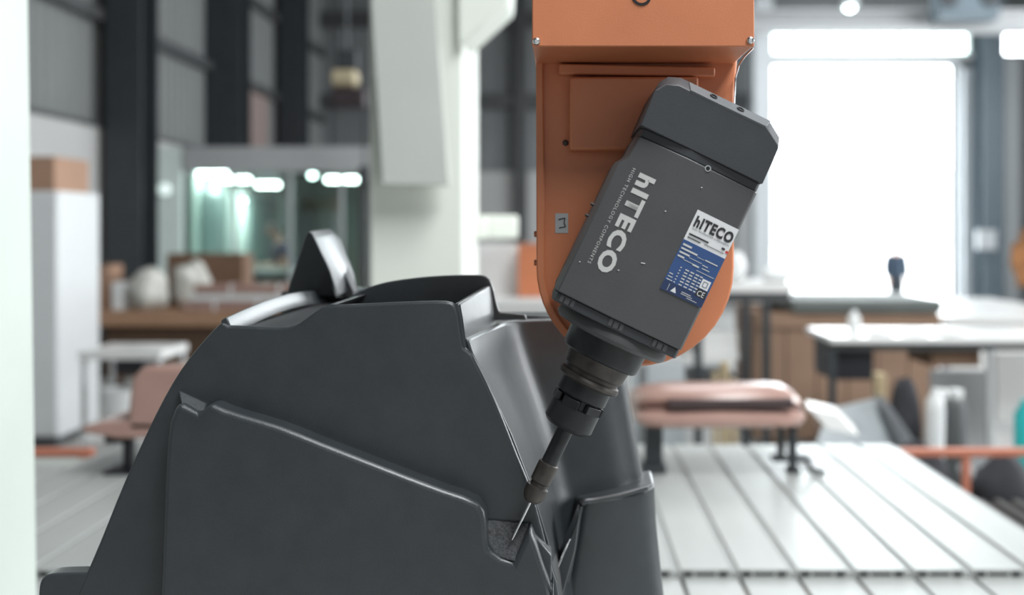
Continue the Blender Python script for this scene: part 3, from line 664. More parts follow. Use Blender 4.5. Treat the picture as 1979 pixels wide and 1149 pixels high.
# clutter beside the panel
bm = B(); a = P(1704, 722, 5.6); box(bm, a.x-.03, a.x+.03, 5.6, 5.68, 0, a.z); tag(obj('pine_offcut', bm, M['yellow'], bevel=.01), 'pale upright pine post beside the dark sack, right of the crate', 'timber')
bm = B(); c = P(1752, 810, 5.6); blob(bm, (c.x, 5.65, .42), (.10, .12, .43), 22, .08, 31, 0.001); tag(obj('dark_sack', bm, M['cloth'], smooth=60), 'tall dark sack standing between the pine post and grey canister', 'sack')
t = thing('canister', 'grey steel canister with two white caps, under the work table', 'canister', (2.0, 5.5, 0))
c = P(1838, 770, 5.5); bm = B(); lathe(bm, Vector((c.x, 5.5, 0)), Vector((0,0,1)), [(0, .08), (.02, .085), (c.z-.03, .075), (c.z, .06)], 22); obj('canister_body', bm, M['girt'], t)
for dx, dy, r in ((-.06, 0, .035), (.035, .01, .04)):
    bm = B(); lathe(bm, Vector((c.x+dx*.8, 5.5+dy, c.z)), Vector((0,0,1)), [(-.02, r*.7), (.02, r), (.045, r), (.05, r*.6)], 16); obj('cap', bm, M['white'], t)
bm = B(); c = P(1795, 770, 5.45); lathe(bm, Vector((c.x, 5.4, 0)), Vector((.02,0,1)), [(0, .05), (c.z-.05, .05), (c.z+.0, .045), (c.z+.04, .02), (c.z+.06, .02)], 18); tag(obj('white_bottle', bm, M['white']), 'tall white bottle standing left of the grey canister', 'bottle')
bm = B(); c = P(1985, 808, 5.0); lathe(bm, Vector((c.x, 5.0, 0)), Vector((0,0,1)), [(0, .06), (c.z+.02, .06), (c.z+.07, .03), (c.z+.09, .03)], 20); tag(obj('teal_bottle', bm, M['teal']), 'teal bottle cut by the right edge above the orange rail', 'bottle')
# dark clutter behind rail and bellows cover
for i, (px, py, Y, rx, rz) in enumerate(((1780, 905, 4.74, .14, .26), (1935, 930, 4.75, .16, .28), (1990, 925, 4.8, .14, .24))[:2]):
    c = P(px, py, Y); bm = B(); blob(bm, (c.x, Y, .42), (rx, .16, c.z-.30), 22, .14, 40+i, .171); 
    t = tag(obj('dark_bundle', bm, M['cloth'], smooth=60), ('dark cloth bundle behind the orange rail, left of its post', 'black cloth bundle right of the orange rail post', 'dark cloth bundle at the right edge under the rail')[i], 'bundle', 'cloth bundles by the rail')
c = P(1856, 905, 4.7); bm = B(); lathe(bm, Vector((c.x, 4.62, c.z)), Vector((0,-1,0)), [(-.05, .03), (0, .035), (.01, .02)], 16); 
tag(obj('valve_cap', bm, M['fascia']), 'round pale cap beside the orange rail post', 'cap')
simple('x', M['girt'], None, (1.45, 2.16, 4.55, 5.15, .0, .17)); o = bpy.data.objects['x']; o.name = 'low_platform'; tag(o, 'low dark platform carrying the cloth bundles behind the rail', 'platform')
t = thing('bellows_cover', 'dark ribbed bellows cover along the right side of the bed', 'bellows', (1.9, 3.4, 0))
simple('bellows_base', M['steel_dark'], t, (1.47, 2.6, 2.4, 4.3, 0, .50))
for k in range(15):
    x = 1.48+k*.075
    bm = B(); v = [Vector((x, 2.4, .50)), Vector((x+.07, 2.4, .50)), Vector((x+.05, 2.4, .55)), Vector((x+.02, 2.4, .55))]; loft(bm, [v, [q+Vector((0, 1.9, 0)) for q in v]]); obj('fold', bm, M['rubber'], t, .003)

# ================================================================== between the cream column and the orange arm
t = thing('white_worktop', 'white worktop carrying the orange box behind the orange arm', 'table', (-.3, 8.2, 0))
a = P(905, 0, 8.0).x; b = P(1200, 0, 8.0).x; zt = P(0, 577, 8.0).z
simple('table_top', M['whitel'], t, (a, b, 8.0, 8.7, zt-.06, zt)); simple('front_panel', M['whitel'], t, (a+.02, b-.02, 8.03, 8.06, 0, zt-.06)); simple('back_panel', M['whitel'], t, (a+.02, b-.02, 8.62, 8.66, 0, zt+.42))
a = P(1001, 0, 8.2).x; b = P(1075, 0, 8.2).x; h = P(0, 474, 8.2).z
t = thing('orange_box', 'flat orange equipment box on the white worktop left of the orange arm', 'box', ((a+b)/2, 8.3, zt))
simple('box_body', M['orange'], t, (a, b, 8.2, 8.5, zt+.001, h), bevel=.006); simple('box_lid', M['orange'], t, (a-.003, b+.003, 8.195, 8.505, h, h+.012), bevel=.003)
# hoist hanging by the cream column
t = thing('chain_hoist', 'cream and dark chain hoist hanging left of the cream machine column', 'hoist', (-2.4, 11.0, 3.0))
c = P(664, 0, 11.0).x
bm = B(); lathe(bm, Vector((c-.12, 11.0, P(0, 152, 11).z)), Vector((1,0,0)), [(0, .05), (.02, .10), (.24, .10), (.28, .06)], 20); obj('motor_cover', bm, M['beige'], t)
simple('hoist_body', M['maroon'], t, (c-.11, c+.24, 10.9, 11.12, P(0, 208, 11).z, P(0, 172, 11).z), bevel=.02)
bm = B(); pbox(bm, 650, 690, 95, 134, 11.0, .1); obj('mount_block', bm, M['steel_dark'], t, .02)
bm = B(); tube(bm, [(c+.02, 11.05, P(0, 98, 11).z), (c+.02, 11.05, 7.1)], .02); obj('hanger_rod', bm, M['steel_dark'], t)
x = P(704, 0, 11).x
bm = B()
for k in range(16):
    z = P(0, 208, 11).z-.04*k
    rr = [Vector((x+(.016*math.cos(q*math.pi/6) if k % 2 else 0), 11.0+(0 if k % 2 else .016*math.cos(q*math.pi/6)), z-.02+.026*math.sin(q*math.pi/6))) for q in range(13)]
    tube(bm, rr, .006, 6)
obj('chain', bm, M['steel_dark'], t)
z = P(0, 208, 11).z-.04*16
bm = B(); box(bm, x-.06, x+.06, 10.96, 11.06, z-.16, z+.02); obj('hook_block', bm, M['steel_dark'], t, .03, 3)
bm = B(); tube(bm, [Vector((x+.05*math.sin(q*.45), 11.0, z-.20-.05*math.cos(q*.45)*-1)) for q in range(11)], .014); obj('hook', bm, M['steel_dark'], t)
t = thing('slim_post', 'slim dark post standing against the office left of the cream column', 'post', (P(704, 0, 12.5).x, 12.5, 0))
x = P(704, 0, 12.5).x; simple('post_shaft', M['girt'], t, (x-.05, x+.05, 12.45, 12.55, 0, 2.2)); simple('post_foot', M['girt'], t, (x-.12, x+.12, 12.38, 12.62, 0, .03)); simple('post_head', M['girt'], t, (x-.07, x+.07, 12.43, 12.57, 2.2, 2.32))
# jacket at right edge
t = thing('coat_stand', 'dark steel stand at the right edge holding the brown jacket', 'stand', (P(1992, 0, 9.5).x, 9.5, 0))
x = P(1992, 0, 9.5).x; simple('stand_pole', M['steel_dark'], t, (x-.02, x+.02, 9.48, 9.52, .02, 1.75)); simple('stand_foot', M['steel_dark'], t, (x-.2, x+.2, 9.3, 9.7, 0, .02)); simple('peg', M['steel_dark'], t, (x-.10, x+.10, 9.485, 9.515, 1.70, 1.72))
t = thing('hanging_jacket', 'brown-orange work jacket hanging at the right edge of view', 'jacket', (x, 9.45, 1.1))
bm = B(); rings = []
for z, rx, ry in ((1.69, .05, .03), (1.66, .10, .05), (1.58, .15, .07), (1.42, .16, .075), (1.28, .155, .08), (1.15, .15, .08)):
    rings.append([Vector((x+rx*math.cos(q*.3927)*(1+.05*math.sin(5*q+z*9)), 9.43+ry*math.sin(q*.3927)*(1+.12*math.sin(3*q+z*14)), z)) for q in range(16)])
loft(bm, rings); obj('jacket_body', bm, M['tan'], t, smooth=60)
for s in (-1, 1):
    bm = B(); tube(bm, [(x+s*.10, 9.43, 1.64), (x+s*.16, 9.42, 1.52), (x+s*.185, 9.40, 1.36), (x+s*.14, 9.36, 1.2)], [.05, .05, .045, .04], 10); obj('sleeve', bm, M['tan'], t, smooth=60)

# ================================================================== dark grey moulded shell (being trimmed)
shell = thing('moulded_shell', 'large dark grey moulded plastic shell under the spindle tool', 'moulded part', (-.3, 1.5, .776))
YF, YL, YR = 1.25, 1.215, 1.45            # upper front face, stepped lower front face, rear wall
ZB = .777
def pl(pts, Y): return [P(a, b, Y) for a, b in pts]
def arc2(pts, n=5): return [(v[0], v[1]) for v in smooth_line([Vector((a, b, 0)) for a, b in pts], n)]
yb = CY+(CAM_Z-ZB)*F_PX/YF
left_edge = arc2([(150, 1145), (192, 1048), (240, 930), (300, 800), (348, 715), (398, 652), (428, 622)], 3)
top_edge = arc2([(440, 629), (500, 631), (556, 632), (580, 622), (606, 603), (632, 591), (700, 587), (790, 583), (862, 582), (880, 592), (888, 615), (892, 645), (897, 672)], 3)
right_edge = arc2([(912, 684), (936, 730), (966, 795), (1000, 880), (1026, 945), (1050, 1030), (1068, 1100), (1080, 1149), (1092, 1300), (1100, yb)], 3)
outline = pl([(150, yb)], YF)+pl(left_edge, YF)+pl(top_edge, YF)+pl(right_edge, YF)
bm = B(); prism(bm, outline, YF, YF+.012); obj('front_panel', bm, M['shell'], shell, .0035, 3, clamp=False)
# core: the hollow body's tray floor and everything behind the front panel
core_top = [(428, 640), (560, 641), (700, 640), (880, 640), (897, 676)]
core = pl([(150, yb)], YF)+pl(arc2([(150, 1145), (192, 1048), (240, 930), (300, 800), (348, 715), (398, 652)], 3), YF)+pl(core_top, YF)+pl(right_edge, YF)
bm = B(); prism(bm, core, YF+.012, 1.86); obj('tray_floor', bm, M['shell_in'], shell)
bm = B(); lathe(bm, P(567, 640, YF)+Vector((0, .026, 0)), Vector((0,0,1)), [(-.004, .010), (.0045, .010), (.0045, .008), (.001, .0075)], 24); obj('drain_cup', bm, M['hole'], shell)
bm = B(); v = pl([(462, 633), (552, 634), (552, 642), (462, 642)], YF); prism(bm, v, YF+.0122, YF+.02); obj('slot_shade', bm, M['hole'], shell)  # black strip painting the shade in the gap behind the front rim
# left rim wall with bright inner face
bm = B(); rings = []
for k in range(9):
    s = k/8; Y = YF+.006+s*.58; bow = .011*math.sin(math.pi*min(1, s*1.05))
    o_, i0, i1 = P(424, 619, YF), P(435, 613, YF), P(444, 634, YF); ob = P(422, 650, YF); ib = P(445, 650, YF)
    rings.append([Vector((v.x, Y, v.z+bow)) for v in (ob, o_, i0, i1, ib)])
loft(bm, rings); obj('left_rim', bm, M['shell'], shell, .0015, 2, smooth=25)
# scoop (open-topped bump): right wall, left wall, rear wall
bm = B()
q0 = [(874, 588), (888, 586), (893, 615), (901, 674), (884, 674)]
a0 = pl(q0, YF)
loft(bm, [[Vector((v.x, YF+.004, v.z)) for v in a0], [Vector((v.x+.0125, 1.35, v.z+.006)) for v in a0], [Vector((v.x+.0245, YR, v.z+.012)) for v in a0]]); obj('scoop_wall', bm, M['shell'], shell, .0025, 3)
bm = B(); q1 = [(556, 640), (590, 614), (612, 600), (636, 588), (650, 588), (630, 602), (606, 622), (585, 640)]
a1 = pl(q1, YF); loft(bm, [[Vector((v.x, YF+.004, v.z)) for v in a1], [Vector((v.x, YR, v.z)) for v in a1]]); obj('scoop_wall', bm, M['shell'], shell, .001, 2)
rear = arc2([(636, 600), (690, 566), (742, 546), (830, 534), (918, 531), (942, 536), (953, 556), (960, 585), (966, 603)], 4)+[(1015, 607), (1018, 618), (958, 618), (930, 640), (636, 640)]
bm = B(); prism(bm, pl(rear, YR), YR-.004, YR+.010); obj('rear_wall', bm, M['shell'], shell, .002, 2, clamp=False)
# shoulder ledge under the scoop
bm = B(); q2 = pl([(890, 668), (900, 672), (909, 681), (909, 700), (890, 700)], YF)
loft(bm, [[Vector((v.x, YF+.003, v.z)) for v in q2], [Vector((v.x+.0255, 1.44, v.z+.010)) for v in q2]]); obj('shoulder', bm, M['shell'], shell, .0015, 2)
# right side wall sweeping round into the wing
rows = [(-.132, -.112, -.080, .082), (-.15, -.106, -.0775, .084), (-.2, -.0815, -.062, .096), (-.25, -.058, -.044, .105), (-.31, -.035, -.026, .115), (-.378, -.014, -.007, .128), (-.565, .011, .017, .15), (-.70, .014, .020, .165), (ZB-CAM_Z, .016, .022, .18)]
rings = []
for dz, xf, xc, xr in rows:
    z = CAM_Z+dz; pts = [(xf, YF+.004), (xf+.33*(xc-xf), 1.325), (xf+.66*(xc-xf), 1.395), (xc, 1.46), (xc+.005, 1.482), (xc+.016, 1.500), (xc+.036, 1.512), ((xc+xr)/2+.02, 1.532), (xr-.02, 1.553), (xr-.004, 1.566), (xr, 1.59)]
    sm = smooth_line([Vector((x, y, z)) for x, y in pts], 3)
    rings.append(sm+[Vector((xr-.01, 1.66, z)), Vector((xf-.02, 1.66, z)), Vector((xf-.02, YF+.02, z))])
bm = B(); loft(bm, rings); obj('side_wall', bm, M['shell'], shell, .004, 3, smooth=40)
# wing top lip
bm = B(); v = pl([(985, 606), (1075, 610), (1182, 618), (1182, 628), (985, 622)], 1.56); prism(bm, v, 1.54, 1.60); obj('wing_lip', bm, M['shell'], shell, .003, 2)
# stepped lower front panel
ybl = CY+(CAM_Z-ZB)*F_PX/YL
def toL(p): return p
lower = [(300, ybl)]+arc2([(308, 1149), (314, 1000), (319, 890), (327, 815), (345, 777)], 2)+[(384, 801), (404, 778)]+arc2([(432, 791), (470, 803), (540, 824), (620, 856), (700, 887), (790, 922), (860, 948), (924, 972), (940, 1010), (946, 1062), (992, 1088)], 2)+[(1024, 1020)]+arc2([(1036, 1050), (1052, 1098), (1066, 1142), (1072, 1200), (1080, ybl)], 2)
bm = B(); prism(bm, pl(lower, YL), YL, YF+.004); obj('lower_panel', bm, M['shell'], shell, .0065, 4, clamp=False)
# notch floor and the rough pocket being cut
bm = B(); v = [P(344, 752, YF-.004), P(400, 778, YF-.004), P(392, 806, YL+.006), P(350, 780, YL+.006)]; loft(bm, [v, [q+Vector((0, .02, -.01)) for q in v]]); obj('notch', bm, M['shell'], shell, .002)
bm = B(); n_ = 9
g0 = [P(943, 1006, YF-.003), P(1022, 1012, YF-.003), P(1002, 1086, YL+.004), P(946, 1072, YL+.004)]
grid = []
rnd = random.Random(5)
for i in range(n_):
    row = []
    for j in range(n_):
        s, t_ = i/(n_-1), j/(n_-1); p = g0[0].lerp(g0[1], s).lerp(g0[3].lerp(g0[2], s), t_)
        row.append(bm.verts.new(p+Vector((0, -rnd.random()*.0018, rnd.random()*.0015))))
    grid.append(row)
for i in range(n_-1):
    for j in range(n_-1): bm.faces.new((grid[i][j], grid[i+1][j], grid[i+1][j+1], grid[i][j+1]))
o = obj('cut_pocket', bm, M['cut'], shell, smooth=0)
sol = o.modifiers.new('solid', 'SOLIDIFY'); sol.thickness = .012; sol.offset = -1 
# chips in the pocket
for i in range(14):
    p = P(rnd.uniform(952, 1004), rnd.uniform(1024, 1074), 1.226); p.y = YF-.003-(CY-443+ (p.z-CAM_Z)*0) - .018*((CAM_Z-p.z)*F_PX/1.226+CY-1006)/80 - .001
    r_ = rnd.uniform(.0007, .0015); bm = B(); blob(bm, p, (r_*1.6, r_, r_), 8, .3, i); obj('chip', bm, M['cut'], shell)
# fin beside the pocket: a thin upright web behind the lower panel's peak
bm = B(); v = pl([(1024, 1022), (1044, 1046), (1066, 1072), (1066, 1160), (1030, 1160)], YL+.02); prism(bm, v, YL+.018, YL+.05); obj('web', bm, M['shell'], shell, .002)
# lower right block with rounded rim
rings = []
def X(px, Y): return (px-CX)*Y/F_PX
for dz, xl, xr in ((-.388, 1122, 1266), (-.43, 1114, 1269), (-.52, 1094, 1281), (-.62, 1078, 1296), (ZB-CAM_Z, 1060, 1330)):
    a_, b_ = X(xl, 1.49), X(xr, 1.53)
    z = CAM_Z+dz; pts = [(a_-.014, 1.58), (a_-.009, 1.515), (a_, 1.494), (a_+.014, 1.488), ((a_+b_)/2, 1.496), (b_-.022, 1.512), (b_-.004, 1.528), (b_, 1.545), (b_+.002, 1.62)]
    rings.append([Vector((v.x, v.y, z+(.012*max(0, (v.x-.06)/.08)**2 if dz > -.4 else 0))) for v in smooth_line([Vector((x, y, 0)) for x, y in pts], 3)])
bm = B(); loft(bm, rings); obj('lower_block', bm, M['shell'], shell, .005, 3, smooth=40)
bm = B(); tube(bm, smooth_line([P(1250, 941, 1.511), P(1200, 956, 1.500), P(1150, 966, 1.492), P(1127, 970, 1.486), P(1119, 990, 1.485), P(1110, 1050, 1.483), P(1094, 1130, 1.481), P(1078, 1190, 1.480)], 4), .0042, 10); obj('rim_bead', bm, M['shell'], shell, smooth=60)
bm = B(); tube(bm, smooth_line([P(1102, 1040, 1.36), P(1096, 1052, 1.36), P(1080, 1090, 1.35), P(1062, 1132, 1.34)], 3), .0014, 8); obj('lip_glint', bm, M['chrome'], shell)  # bright steel tube draws the glint along the plastic lip
bm = B(); v = pl([(1096, 1048), (1120, 990), (1112, 1060), (1088, 1149), (1060, 1149), (1060, 1135)], 1.37); prism(bm, v, 1.365, 1.42); obj('channel_floor', bm, M['shell'], shell, .002)
# bottom-left foot flange
bm = B(); fl = pl([(72, yb)]+arc2([(72, 1180), (74, 1134), (82, 1116), (100, 1109), (150, 1107)], 3)+[(206, 1106), (206, yb)], YF); prism(bm, fl, YF+.0006, YF+.03); obj('foot_flange', bm, M['shell'], shell, .004, 3, clamp=False)
# horn at the rear left
bm = B()
f_ = pl(arc2([(552, 572), (562, 540), (578, 492), (590, 456), (598, 446)], 3)+arc2([(604, 452), (622, 490), (638, 525), (652, 572)], 3), 1.70)
f_ = [Vector((v.x*(1.66+.06*(1.665-v.z)/.11)/1.70, 1.66+.06*(1.665-v.z)/.11, CAM_Z+(v.z-CAM_Z)*(1.66+.06*(1.665-v.z)/.11)/1.70)) for v in f_]
bk = []
n_f = len(f_)
for i, v in enumerate(f_):
    s = i/(n_f-1); bk.append(Vector((v.x+.012*max(0, s-.4), 1.86, v.z-.01)))
loft(bm, [f_, [Vector((v.x+(.010 if i > n_f*.45 else 0), 1.76, v.z+.004)) for i, v in enumerate(f_)], bk]); obj('horn', bm, M['shell'], shell, .002, 2, clamp=False)
bm = B(); rings = []
for px0, px1, py in ((604, 620, 448), (612, 642, 463), (624, 658, 490), (634, 672, 520), (644, 690, 556), (650, 700, 574)):
    rings.append([P(px0, py, 1.705), P(px0+3, py-1, 1.72), P((px0+px1)/2-2, py+3, 1.78), P(px1-2, py+1, 1.84), P(px1, py+1, 1.86), P(px0, py+2, 1.86)])
loft(bm, rings); obj('horn_side', bm, M['shell'], shell, smooth=50)
bm = B(); v = pl([(646, 488), (664, 520), (684, 562), (684, 574), (634, 574), (640, 540)], 1.76); prism(bm, v, 1.755, 1.80); obj('horn_gusset', bm, M['shell_in'], shell, .001)
bm = B(); v = pl([(548, 562), (760, 556), (760, 620), (548, 620)], 1.82); prism(bm, v, 1.80, 1.88); obj('rear_sill', bm, M['shell'], shell, .004)

# ================================================================== orange rotary arm
arm = thing('rotary_head', 'orange sheet-metal rotary head carrying the grey spindle', 'machine head', P(1240, 90, 1.34))
YB, YPt = 1.20, 1.335
bm = B(); pbox(bm, 1028, 1458, -420, 90, YB, .006); obj('front_cover', bm, M['orange'], arm, .0015)
bm = B(); a = P(1029, 88, YB); b = P(1457, -420, YB); box(bm, a.x, b.x, YB+.006, 1.45, a.z, b.z); obj('arm_housing', bm, M['orange'], arm, .002)
bm = B(); c = P(1240, -8, YB); lathe(bm, c+Vector((0, .003, 0)), Vector((0,-1,0)), [(0, .0115), (.0042, .0115), (.0042, .0085), (.001, .008)], 28); obj('cover_grommet', bm, M['hole'], arm)
def screw(p, r, m, parent, d=Vector((0,-1,0))):
    bm = B(); lathe(bm, p, d, [(-.002, r), (.001, r), (.0024, r*.8), (.003, r*.45), (.0022, r*.42), (.0022, .0001)], 18); s = obj('screw', bm, m, parent)
    return s
for px, py in ((1037, 80), (1450, 78)):
    screw(P(px, py, YB), .0047, M['chrome'], arm)
ang = [math.radians(q) for q in range(0, 181, 9)]
pl_out = pl([(1036, 60)], YPt)+pl([(1228+191*math.cos(math.pi+q), 517-191*math.sin(math.pi+q)) for q in ang], YPt)+pl([(1419, 180), (1424, 130), (1430, 60)], YPt)
bm = B(); prism(bm, pl_out, YPt, YPt+.03); obj('arm_plate', bm, M['orange'], arm, .003, 2, clamp=False)
# folded rim along the plate's left edge, plate step
bm = B(); rim = pl([(1036, 95), (1050, 120), (1052, 300), (1053, 500)], YPt)+pl([(1228-176*math.cos(q*.12), 517+176*math.sin(q*.12)) for q in range(1, 8)], YPt)
rim2 = pl([(1228-191*math.cos(q*.12), 517+191*math.sin(q*.12)) for q in range(7, -1, -1)], YPt)
prism(bm, rim+rim2, YPt-.008, YPt+.002); obj('plate_rim', bm, M['orange'], arm, .002, 2, clamp=False)
bm = B(); v = pl([(1080, 125), (1380, 132), (1380, 150), (1080, 145)], YPt-.01); prism(bm, v, YPt-.02, YPt+.002); obj('cross_rib', bm, M['orange'], arm, .002)
bm = B(); pbox(bm, 1101, 1350, 148, 290, YPt-.028, .03); obj('terminal_cover', bm, M['orange'], arm, .003)
screw(P(1093, 276, YPt), .004, M['brown_steel'], arm)
screw(P(1123, 118, YPt-.002), .0035, M['brown_steel'], arm)
bm = B(); tube(bm, [P(1456, 92, YB+.004), P(1440, 108, 1.25), P(1428, 126, 1.29), P(1421, 150, YPt-.004), P(1419, 200, YPt-.003)], .0011, 8); obj('edge_glint', bm, M['chrome'], arm)  # thin bright tube stands in for the highlight on the folded edge
for px, py in ((1037, 452), (1037, 507)): 
    bm = B(); lathe(bm, P(px, py, YPt+.012), Vector((-1,0,0)), [(0, .004), (.003, .004), (.0035, .002)], 12); obj('rim_bolt', bm, M['orange'], arm)
bm = B(); lathe(bm, P(1228, 517, YPt), Vector((0,-1,0)), [(0, .085), (.024, .085), (.029, .08)], 48); obj('pivot_hub', bm, M['brown_steel'], arm)
# small sticker with a hook-shaped mark
bm = B(); pbox(bm, 1073, 1098, 412, 450, YPt-.0008, .0006); stk = obj('sticker', bm, M['fascia'], arm); stk['label'] = 'small grey sticker with a dark hook-shaped mark'
bm = B()
for a, b in (((1079, 424), (1092, 421)), ((1092, 421), (1090, 430)), ((1090, 430), (1093, 438)), ((1093, 438), (1080, 440))):
    tube(bm, [P(*a, YPt-.0012), P(*b, YPt-.0012)], .0007, 6)
obj('sticker_mark', bm, M['print_k'], stk)

# ================================================================== grey electric spindle
sp = thing('electric_spindle', 'dark grey electric spindle with white lettering, tilted on the orange arm', 'spindle', P(1180, 640, 1.22))
AX, RX = Vector((-.434, .901)), Vector((.901, .434))
YS = 1.145
def SPX(u, v, Y=YS, Yw=None):
    q = AX*u+RX*v; p = P(q.x, q.y, Y)
    if Yw is not None: p.y = Yw
    return p
def faceY(v):
    pts = ((1208, 1.178), (1215, 1.156), (1330, 1.145), (1478, 1.153), (1483, 1.158))
    for (a, ya), (b, yb_) in zip(pts, pts[1:]):
        if v <= b: return ya+(yb_-ya)*(v-a)/(b-a)
    return pts[-1][1]
def labY(v): return 1.145+.008*(v-1330)/148 if v > 1330 else faceY(v)
def seg(u0, u1, vl, vr, dy=0., name='spindle_body', m='body', bev=.0015):
    ks = [vl, vl+7, 1330, vr-5, vr]; ys = [faceY(1208), faceY(1215), 1.145, faceY(1478), faceY(1483)]
    sec = [(v, y+dy) for v, y in zip(ks, ys)]+[(vr, 1.305), (vl, 1.305)]
    bm = B(); us = [u0, u1] if not isinstance(u0, (list,)) else u0
    loft(bm, [[SPX(u, v, YS, y) for v, y in sec] for u in us]); return obj(name, bm, M[m], sp, bev, 2)
# tapering upper piece joining the narrower head
ks0 = (1222, 1208)
bm = B(); rings = []
for u, vl in ((-302, 1222), (-256, 1220), (-238, 1208), (40, 1208)):
    sec = [(vl, faceY(1208)), (vl+7, faceY(1215)), (1330, 1.145), (1478, faceY(1478)), (1483, faceY(1483)), (1483, 1.305), (vl, 1.305)]
    rings.append([SPX(u, v, YS, y) for v, y in sec])
loft(bm, rings); obj('spindle_body', bm, M['body'], sp, .0012, 2)
seg(-320, -303, 1224, 1481, .0018, 'collar', 'cap', .0008)
# rear cap: rounded top left, chamfered top right, bevelled top strip
def cap_out(top, y, inset=0):
    pts = [(-320, 1220+inset), (-395, 1217+inset), (top+26, 1219+inset), (top+9, 1230+inset), (top, 1254+inset), (top, 1442-inset), (top+6, 1452-inset), (top+22, 1478-inset), (-395, 1480-inset), (-320, 1482-inset)]
    return [SPX(u, v, YS, y) for u, v in pts]
bm = B(); loft(bm, [cap_out(-421, 1.146), cap_out(-443, 1.168, -1), cap_out(-443, 1.305, -1)]); obj('rear_cap', bm, M['cap'], sp, .002, 3)
s0 = [SPX(-421.5, 1278, YS, 1.1452), SPX(-421.5, 1440, YS, 1.1452), SPX(-441, 1448, YS, 1.1655), SPX(-441, 1270, YS, 1.1655)]
nrm = (s0[1]-s0[0]).cross(s0[3]-s0[0]).normalized(); nrm = nrm if nrm.y < 0 else -nrm
bm = B(); loft(bm, [[p+nrm*.0009 for p in s0], [p-nrm*.004 for p in s0]]); strip = obj('lit_cap_strip', bm, M['cap_lit'], sp, .0005)
for v in (1325, 1383):
    c = SPX(-432, v, YS, 1.156)+nrm*.0010; bm = B(); lathe(bm, c, nrm, [(-.003, .0045), (.0012, .0045), (.0012, .0032), (-.001, .003)], 20); obj('cap_screw', bm, M['hole'], strip)
bm = B(); c = SPX(-301, 1374, YS, 1.147); lathe(bm, c, Vector((0,-1,0)), [(-.003, .0035), (.0004, .0035), (.0004, .0024), (-.002, .002)], 18); obj('body_screw', bm, M['fascia'], sp)
bm = B(); lathe(bm, c+Vector((0, -.0002, 0)), Vector((0,-1,0)), [(0, .0022), (.0004, .0022)], 14); obj('screw_socket', bm, M['hole'], sp)
# scuffs and small dots on the paint
for u, v, l in ((-80, 1336, 8), (-48, 1302, 3), (-190, 1334, 3), (-262, 1378, 2.5), (-30, 1228, 2.5)):
    a, b = SPX(u, v, YS, faceY(v)-.0004), SPX(u-l*.3, v+l, YS, faceY(v+l)-.0004); bm = B(); tube(bm, [a, b], .0006, 6); obj('paint_chip', bm, M['print_w'], sp)
# lower end plate with three clamp notches
seg(41, 60, 1211, 1481, .004, 'end_plate', 'cap', .001)
for v in (1240, 1345, 1440):
    bm = B(); sec = [(41, v-16), (41, v+16), (57, v+16), (57, v-16)]; f = [SPX(u, vv, YS, faceY(vv)+.0028) for u, vv in sec]; loft(bm, [f, [p+Vector((0, .012, 0)) for p in f]]); nb_ = obj('notch_block', bm, M['body'], sp, .001)
    for dv in (-6, 7):
        bm = B(); sec = [(44, v+dv-1.3), (44, v+dv+1.3), (56, v+dv+1.3), (56, v+dv-1.3)]; f = [SPX(u, vv, YS, faceY(vv)+.0024) for u, vv in sec]; loft(bm, [f, [p+Vector((0, .004, 0)) for p in f]]); obj('notch_slot', bm, M['hole'], nb_, smooth=0)
# nose, collet and tool: turned parts on the spindle axis
YA = 1.222; K = YA/F_PX
A3 = Vector((AX.x, 0, -AX.y)).normalized()
def turned(name, prof, m, parent=sp, n=40, v0=1344):
    q = AX*0+RX*v0; o0 = P(q.x, q.y, YA); bm = B(); lathe(bm, o0, A3, [(u*K, r*K) for u, r in prof], n); return obj(name, bm, M[m], parent, smooth=30)
turned('nose_flange', [(50, 108), (62, 114), (70, 114), (77, 108), (80, 88)], 'body')
turned('nose_ring', [(80, 79), (112, 78), (119, 76), (122, 72)], 'black_steel')
turned('nose_cone', [(118, 66), (124, 64), (148, 61), (152, 57)], 'brown_steel')
turned('holder_flange', [(148, 55), (158, 55), (161, 60), (166, 62), (171, 61), (174, 56), (176, 51)], 'brown_steel')
turned('holder_neck', [(172, 50), (202, 50), (205, 47), (206, 42)], 'black_steel')
nut = turned('collet_nut', [(200, 40), (222, 40), (223, 49), (260, 49), (266, 44), (269, 39), (270, 17)], 'black_steel')
for k in range(6):
    th = k*math.pi/3+.35; a_, b_ = frame(A3); q = RX*1344; o0 = P(q.x, q.y, YA); d = a_*math.cos(th)+b_*math.sin(th)
    bm = B(); c0 = o0+A3*(215*K)+d*(43.5*K); tn = A3.cross(d)
    v = [c0+tn*(sx*17*K)+A3*(sy*8*K) for sx, sy in ((-1,-1),(1,-1),(1,1),(-1,1))]; loft(bm, [[p-d*(4*K) for p in v], [p+d*(5.5*K) for p in v]]); obj('nut_lug', bm, M['black_steel'], nut, .0006)
turned('shank', [(262, 16), (346, 16), (348, 18)], 'black_steel', n=24)
turned('extension_sleeve', [(344, 17), (346, 20), (352, 20.5), (384, 20), (387, 17), (394, 17)], 'brown_steel', n=28)
turned('end_nut', [(393, 17), (395, 22), (410, 22), (420, 19), (427, 13), (429, 4)], 'brown_steel', n=28)
turned('cutter', [(420, 2.6), (500, 2.4), (509, 1.2), (511, .2)], 'chrome', n=14)
